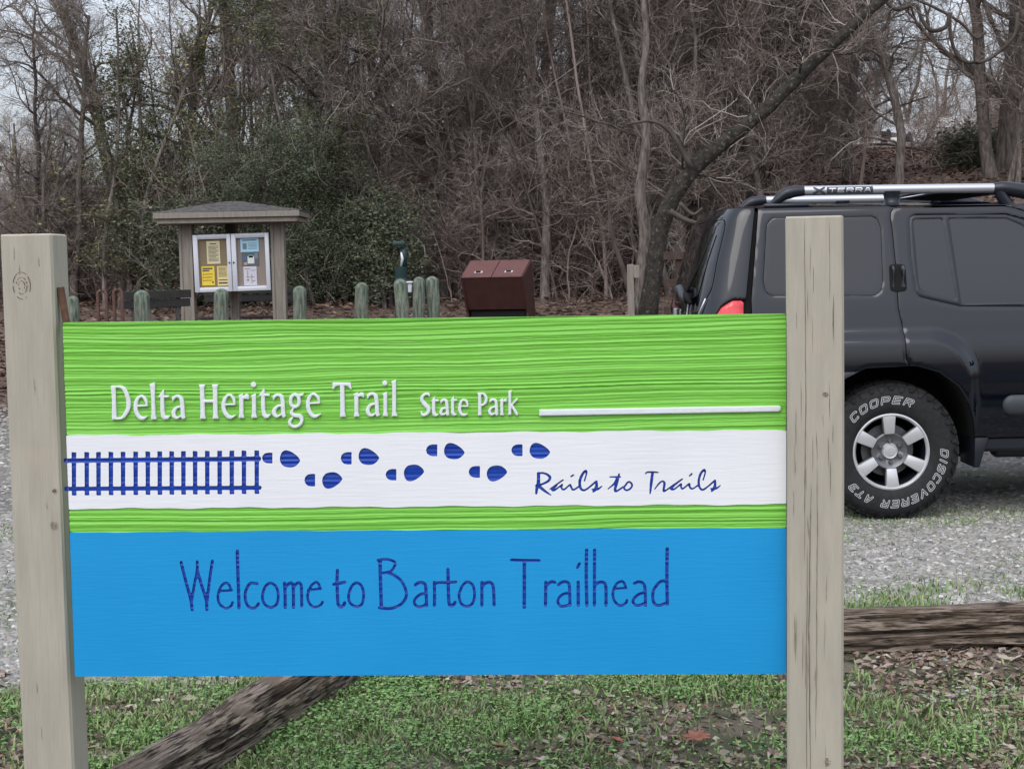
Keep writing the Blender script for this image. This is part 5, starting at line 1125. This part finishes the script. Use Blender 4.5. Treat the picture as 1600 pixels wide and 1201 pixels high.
def trunkline(h, m, lean, wig, rs, r, base=(0, 0, 0), taper=.35):
    d = unit(np.array([lean[0], lean[1], 1.])); P = [np.array(base, float)-d*.3]
    for i in range(m-1):
        P.append(P[-1]+d*(h+.3)/(m-1)); d = unit(d+rs.normal(size=3)*wig*np.array([1, 1, .3]))
    P = np.array(P); rr = r*np.linspace(1.0, taper, m); rr[0] *= 1.35; return P[None], rr[None]
def tree_arrays(seed, h=11, r=.13, n1=26, n2=9, n3=7, n4=3, lean=(0, 0), wig=.06, trunks=1, l1=(1.2, 3.2), t0=.1, up=.12, tmin=.0035, spread=.0, a1=(.7, 1.4)):
    rs = np.random.default_rng(seed); TV = []; BV = []
    for q in range(trunks):
        ln = (lean[0]+rs.normal()*.12*(trunks > 1), lean[1]+rs.normal()*.12*(trunks > 1))
        T_, TR = trunkline(h*rs.uniform(.8, 1), 14, ln, wig, rs, r*rs.uniform(.6, 1) if q else r, (rs.normal()*spread, rs.normal()*spread, 0)); TV.append((T_, TR, 10))
        P1, R1 = children(T_, TR, n1, l1, a1, 8, r*.32, rs, t0, 1, .5, up, .2, rmin=.006); TV.append((P1, R1, 5))
        P2, R2 = children(P1, R1, n2, (.5, 1.5), (.4, 1.2), 6, .012, rs, .15, 1, .6, .06, .25, rmin=.0045); BV.append((P2, R2, 4))
        P3, R3 = children(P2, R2, n3, (.25, .8), (.4, 1.2), 5, .006, rs, .1, 1, .6, .04, .3, rmin=tmin); BV.append((P3, R3, 3))
        if n4: P4, R4 = children(P3, R3, n4, (.12, .4), (.4, 1.1), 3, .004, rs, .2, 1, .7, .02, .25, rmin=tmin*.8); BV.append((P4, R4, 3))
    return TV, BV
def to_mesh(lst, mb=None, M=None, m=0):
    mb = mb or MB()
    for P, R_, k in lst:
        V, F = tubes(P, R_, k)
        if M is not None: V = V@M[:3, :3].T+M[:3, 3]
        mb.add(V, F, m)
    return mb
def leaves_at(P, n, s, rs, spread=.12):
    pts = P.reshape(-1, 3); c = pts[rs.integers(0, len(pts), n)]+rs.normal(size=(n, 3))*spread
    L_ = rs.uniform(s*.6, s*1.4, n); return scatter_quads(c, L_, L_*rs.uniform(.45, .8, n), rs.random(n)*6.28, rs.uniform(-1.3, 1.3, n), rs.uniform(-.3, .3, n))
def make_tree(name, seed, label, cat, group=None, leaf=None, **kw):
    e_ = empty(name, (0, 0, 0), 0, label, cat, group); TV, BV = tree_arrays(seed, **kw)
    to_mesh(TV).build('trunk', M_bark, e_, smooth=True); to_mesh(BV).build('crown', M_twig, e_, smooth=True)
    if leaf:
        rs = np.random.default_rng(seed+5); nl, s_, m_, zr = leaf; pts = BV[1][0].reshape(-1, 3); pts = pts[(pts[:, 2] > zr[0]) & (pts[:, 2] < zr[1])]
        V, F = leaves_at(pts, nl, s_, rs); mb = MB(); mb.add(V, F); mb.build('foliage', m_, e_)
    return e_
G = 'bare winter trees crowding the woodland edge'
protos = [make_tree('bare_tree', 101, 'x', 'tree', G, h=12, r=.17, n1=34), make_tree('bare_tree', 102, 'x', 'tree', G, h=10, r=.10, n1=34, n4=4, wig=.09),
          make_tree('bare_tree', 103, 'x', 'tree', G, h=9, r=.07, n1=16, n2=8, n3=7, trunks=3, spread=.25, t0=.05), make_tree('bare_tree', 104, 'x', 'tree', G, h=12, r=.13, n1=30, lean=(.2, 0), wig=.10),
          make_tree('bare_tree', 105, 'x', 'tree', G, h=11, r=.12, n1=32, n4=4, l1=(1.5, 4), up=.0)]
def put(pi, px, Y, label, rz=0, sc=1., first=set()):
    p = at(px, 420, Y); x = p.x; loc = (x, Y, tz(x, Y))
    if pi not in first:
        first.add(pi); o = protos[pi]; o.location = loc; o.rotation_euler = (0, 0, rz); o.scale = (sc,)*3; o['label'] = label; return o
    return dup(protos[pi], loc, rz, sc, label)
TR_ = 'bare grey-brown tree in the dense tangle at the woodland edge'
# the ones that can be told apart
put(0, 1178, 31, 'tall straight grey trunk standing left of the leaning trunk where it crosses the sky', 1, 1.15)
put(0, 1302, 40, 'dark trunk leaning slightly right, seen through the leaning tree just left of the far pickup', 2.2, 1.05)
put(1, 1405, 29, 'slender dark crooked tree directly over the middle of the roof rack', .4, .95)
put(0, 1572, 32, 'thick grey trunk at the right edge of the picture', 4, 1.2)
put(3, 1548, 30, 'thinner leaning trunk beside the thick one at the right edge', 3.3, 1)
put(2, 1065, 30, 'cluster of thin upright stems right behind the foot of the leaning tree', 0, 1.1)
put(4, 872, 33, 'broad trunk rising above the right side of the brown bin', 1.9, 1.2)
put(0, 352, 33, 'tall trunk rising above the kiosk roof', 5, 1.0)
put(3, 225, 31, 'dark trunk wrapped in green creeper at the upper left', 2.5, 1.1)
put(4, 690, 29, 'pale branching tree spreading its twigs above the fountain and bin', .9, 1)
put(1, 60, 30, 'thin tree at the far left above the sign post', 2.8, .6)
rs0 = np.random.default_rng(77)
for i in range(62):
    px = rs0.uniform(-40, 1640); Y = rs0.choice([29, 30, 31, 34, 38, 43, 50])+rs0.uniform(-1, 1.5)
    if px > 1180 and Y < 36 and rs0.random() < .7: continue
    if px < 330 and Y > 30 and rs0.random() < .75: continue
    if px < 560 and rs0.random() < .3: continue
    if 1340 < px < 1545: continue
    put(int(rs0.choice([0, 1, 1, 2, 2, 3, 4])), px, Y, TR_, rs0.random()*6.28, rs0.uniform(.75, 1.15)*(.62 if px < 330 else .85 if px < 560 else 1))
# leaning mossy tree
LY = 24.5
def tubepath(pts, Y, dY=0): return np.array([list(at(x, y, Y+dY*i)) for i, (x, y) in enumerate(pts)])
lp = [(1012, 492), (1022, 420), (1036, 345), (1062, 292), (1100, 248), (1150, 208), (1200, 168), (1250, 118), (1300, 70), (1350, 25), (1400, -20), (1470, -90)]
g0 = at(1012, 480, LY); lt = empty('leaning_tree', (g0.x, LY, tz(g0.x, LY)), 0, 'moss-flecked tree trunk leaning far to the right over the black car', 'tree')
off = np.array(lt.location); P = cr(tubepath(lp, LY)-off, k=5); P[0, 2] = -.2
n_ = len(P); rad = np.interp(np.arange(n_), [0, 10, 20, 35, 55], [.15, .135, .12, .10, .07])*(1+.05*np.sin(np.arange(n_)*1.3))
mb = MB(); mb.tube(P, rad, 16); 
mb.build('trunk', M_moss, lt, smooth=True)
rs = np.random.default_rng(9); Pt_, Rt = P[None][:, ::3], rad[None][:, ::3]
P1, R1 = children(Pt_, Rt, 13, (1.0, 2.6), (.6, 1.3), 9, .022, rs, .3, 1, .4, .12, .2, rmin=.008); P2, R2 = children(P1, R1, 9, (.5, 1.5), (.4, 1.2), 6, .012, rs, .1, 1, .6, .05, .25, rmin=.005); P3, R3 = children(P2, R2, 7, (.2, .7), (.4, 1.2), 5, .006, rs, .1, 1, .6, .03, .3, rmin=.0035)
to_mesh([(P1, R1, 6)]).build('branch', M_moss, lt, smooth=True); to_mesh([(P2, R2, 4), (P3, R3, 3)]).build('crown', M_twig, lt, smooth=True)
# second stem out of the same foot, upright, and dark crooked limbs low on the right
mb = MB(); P = cr(tubepath([(1000, 492), (1004, 430), (1008, 360), (1000, 300), (1010, 220), (1002, 140), (1010, 60), (1000, -40)], LY+.5)-off, k=4); mb.tube(P, np.linspace(.12, .04, len(P)), 12); mb.build('second_stem', M_bark, lt, smooth=True)
mb = MB(); P = cr(tubepath([(1046, 330), (1075, 345), (1100, 348), (1122, 330)], LY-.3)-off, k=5); mb.tube(P, np.linspace(.05, .02, len(P)), 8)
P = cr(tubepath([(1062, 318), (1082, 335), (1098, 325)], LY-.3)-off, k=5); mb.tube(P, np.linspace(.04, .015, len(P)), 8)
P = cr(tubepath([(988, 470), (970, 410), (955, 360), (950, 300)], LY-.2)-off, k=5); mb.tube(P, np.linspace(.05, .02, len(P)), 8)
P = cr(tubepath([(1080, 262), (1050, 210), (1020, 190), (975, 195)], LY-.2)-off, k=5); mb.tube(P, np.linspace(.045, .015, len(P)), 8)
mb.build('low_limb', M_vine, lt, smooth=True)
# hanging vines at the upper right
for i, pts in enumerate(([(1378, -5), (1400, 15), (1430, 8), (1440, 30), (1455, 48), (1478, 42), (1484, 20)], [(1484, 25), (1486, 60), (1500, 92), (1530, 98), (1560, 82), (1585, 55), (1590, 20)], [(1420, -5), (1460, 12), (1500, 35), (1525, 60), (1540, 50)])):
    P = cr(tubepath(pts, 26+i*.3), k=6); o_ = P[0].copy(); mb = MB(); mb.tube(P-o_, .035-.005*i, 8); o = mb.build('hanging_vine', M_vine, smooth=True); o.location = o_
    tag(o, ['looping woody vine hanging beside the top of the leaning tree', 'wide sagging vine loop between the trunks at the upper right', 'dark vine running down to the right from the top of the picture'][i], 'vine', 'woody vines at the upper right')

# ---- evergreen and creeper-clad masses
def evergreen(px, Y, w_, h_, seed, label, n=26000, s=.055, m_=None, name='evergreen_shrub', z0=.2, dp=.7):
    rs = np.random.default_rng(seed); p = at(px, 420, Y); x = p.x; e_ = empty(name, (x, Y, tz(x, Y)), 0, label, 'shrub')
    T = []
    for q in range(7):
        T_, TR = trunkline(h_*rs.uniform(.6, .95), 10, (rs.normal()*w_/h_*.30, rs.normal()*.15), .10, rs, .05, (rs.normal()*.2, rs.normal()*.2, 0)); T.append((T_, TR))
    TP = np.concatenate([a for a, b in T]); TRr = np.concatenate([b for a, b in T]); P1, R1 = children(TP, TRr, 16, (.5, max(.6, w_*.36)), (.6, 1.5), 7, .02, rs, .1, 1, .5, .02, .2, rmin=.007)
    P2, R2 = children(P1, R1, 8, (.3, .8), (.4, 1.2), 5, .008, rs, .1, 1, .6, .0, .25, rmin=.004)
    to_mesh([(TP, TRr, 8), (P1, R1, 5)]).build('trunk', M_bark, e_, smooth=True); to_mesh([(P2, R2, 3)]).build('twigs', M_twig, e_, smooth=True)
    V, F = leaves_at(P2, n, s, rs, .09); mb = MB(); mb.add(V, F); mb.build('foliage', m_ or M_ever, e_); return e_
evergreen(400, 27.8, 4.8, 3.9, 1, 'large dark evergreen shrub spreading behind the kiosk', 75000, .030)
evergreen(505, 28, 3.8, 3.3, 2, 'dark evergreen bush right of the kiosk roof', 55000, .030)
evergreen(290, 28, 2.4, 2.7, 3, 'thin green bush left of the kiosk roof', 9000)
evergreen(590, 27.8, 2.2, 1.9, 4, 'small evergreen bush behind the water fountain', 16000)
evergreen(1522, 33.5, 1.1, .9, 6, 'small round evergreen bush on the slope below the far white cars', 9000, .06)
evergreen(205, 28.5, 2.2, 7.6, 11, 'creeper-clad thicket with olive leaves at the upper left', 26000, .045, M_olive, 'creeper_thicket')
evergreen(360, 29, 1.8, 6.0, 12, 'tall stems with yellowish leaves above the kiosk roof', 4500, .055, M_fewy, 'yellow_leaved_shrub')
evergreen(545, 29, 2.4, 7.8, 13, 'tall creeper-clad stems with olive leaves above the evergreen bushes', 24000, .045, M_olive, 'creeper_thicket')
evergreen(60, 29, 3.0, 3.8, 14, 'brown thicket with a few yellow leaves behind the left sign post', 500, .08, M_fewy, 'yellow_leaved_shrub')
evergreen(1290, 60, 4, 5, 15, 'dusky green bushes far back behind the leaning trunk', 9000, .09, None)
# ---- uncountable brush: the low tangle, thin saplings and the far wood
def mass(name, label, n, xr, yr, kw, m_, seed, nproto=4, keep=None, sc=(.7, 1.2)):
    rs = np.random.default_rng(seed); pr = []
    for q in range(nproto):
        TV, BV = tree_arrays(seed*10+q, **kw); a = MB(); to_mesh(TV, a); to_mesh(BV, a)
        V = np.concatenate(a.v); F = np.concatenate([f for f, _ in a.f]); pr.append((V, F))
    mb = MB()
    for i in range(n):
        Y = yr[0]+(yr[1]-yr[0])*rs.random()**.9; px = rs.uniform(*xr); x = at(px, 420, Y).x
        if keep and not keep(px, Y, rs): continue
        V, F = pr[rs.integers(nproto)]; a = rs.random()*6.28; s_ = rs.uniform(*sc); c, s2 = math.cos(a)*s_, math.sin(a)*s_
        Rm = np.array([[c, -s2, 0], [s2, c, 0], [0, 0, s_]]); mb.add(V@Rm.T+np.array([x, Y, tz(x, Y)]), F)
    o = mb.build(name, m_, smooth=True); return tag(o, label, name.replace('_', ' '), kind='stuff')
mass('brush', 'low brown tangle of leafless brush along the edge of the woods', 80, (-60, 1660), (28, 37), dict(h=3.0, r=.022, n1=12, n2=6, n3=5, n4=0, trunks=4, spread=.45, l1=(.5, 1.5), wig=.16, t0=.02, up=.02, tmin=.003), M_twigs2, 51,
     keep=lambda px, Y, rs: not (px > 1120 and Y < 36 and rs.random() < .9) and not (270 < px < 640 and Y < 32) and not (px < 200 and rs.random() < .3) and not (1330 < px < 1560))
mass('saplings', 'crowd of thin upright saplings filling the woods', 68, (-60, 1660), (28, 46), dict(h=9, r=.035, n1=16, n2=6, n3=5, n4=0, trunks=4, spread=.7, l1=(.6, 2.2), wig=.07, t0=.04, up=.05, tmin=.004), M_twigs2, 52,
     keep=lambda px, Y, rs: ((560 < px < 1180) or rs.random() < .14) and not (1330 < px < 1560 and (Y < 38 or rs.random() < .6)) and not (1350 < px < 1425) and px > 120)
mass('far_woods', 'hazy bare woods receding behind the first trees', 85, (-200, 1800), (50, 130), dict(h=12, r=.12, n1=18, n2=7, n3=5, n4=0, l1=(1.2, 3.8), wig=.09, t0=.06, tmin=.007, trunks=2, spread=1.2), M_twig, 53,
     keep=lambda px, Y, rs: not (px < 560 and rs.random() < .9) and not (1320 < px < 1580 and Y < 104))
mass('slope_brush', 'low grey-brown brush on the crest of the leafy slope at the right', 60, (1180, 1660), (44, 84), dict(h=2.6, r=.02, n1=10, n2=6, n3=5, n4=0, trunks=3, spread=.6, l1=(.5, 1.4), wig=.16, t0=.02, up=.02, tmin=.005), M_twigs2, 54, sc=(.6, 1.),
     keep=lambda px, Y, rs: not (1350 < px < 1430 or 1480 < px < 1540))
mass('side_woods', 'bare woods carrying on beyond both edges of the picture', 60, (-1100, 2700), (30, 60), dict(h=10, r=.10, n1=18, n2=7, n3=5, n4=0, l1=(1, 3.2), wig=.09, t0=.05, tmin=.006, trunks=2, spread=.8), M_twig, 55, keep=lambda px, Y, rs: px < -120 or px > 1720)
mass('side_brush', 'low brush carrying on beyond both edges of the picture', 70, (-1100, 2700), (28, 36), dict(h=3.0, r=.022, n1=12, n2=6, n3=5, n4=0, trunks=4, spread=.45, l1=(.5, 1.5), wig=.16, t0=.02, up=.02, tmin=.003), M_twigs2, 56, keep=lambda px, Y, rs: px < -80 or px > 1680)
# unseen woods added behind the camera: they darken the reflections in the car
def rearmass():
    rs = np.random.default_rng(5); TV, BV = tree_arrays(900, h=12, r=.22, n1=30, n2=9, n3=5, n4=0, tmin=.03, l1=(1.5, 4)); a = MB(); to_mesh(TV, a); to_mesh(BV, a)
    V = np.concatenate(a.v); F = np.concatenate([f for f, _ in a.f]); mb = MB()
    for i in range(46):
        x = rs.uniform(-60, 80); Y = rs.uniform(-60, -42); c, s2 = math.cos(i*1.7), math.sin(i*1.7); s_ = rs.uniform(.6, 1.)
        mb.add((V*s_)@np.array([[c, s2, 0], [-s2, c, 0], [0, 0, 1]])+np.array([x, Y, 0]), F)
    tag(mb.build('unseen_rear_woods', M_twig, smooth=True), 'unseen bare woods added behind the camera to darken the car reflections', 'woods', kind='stuff')
rearmass()
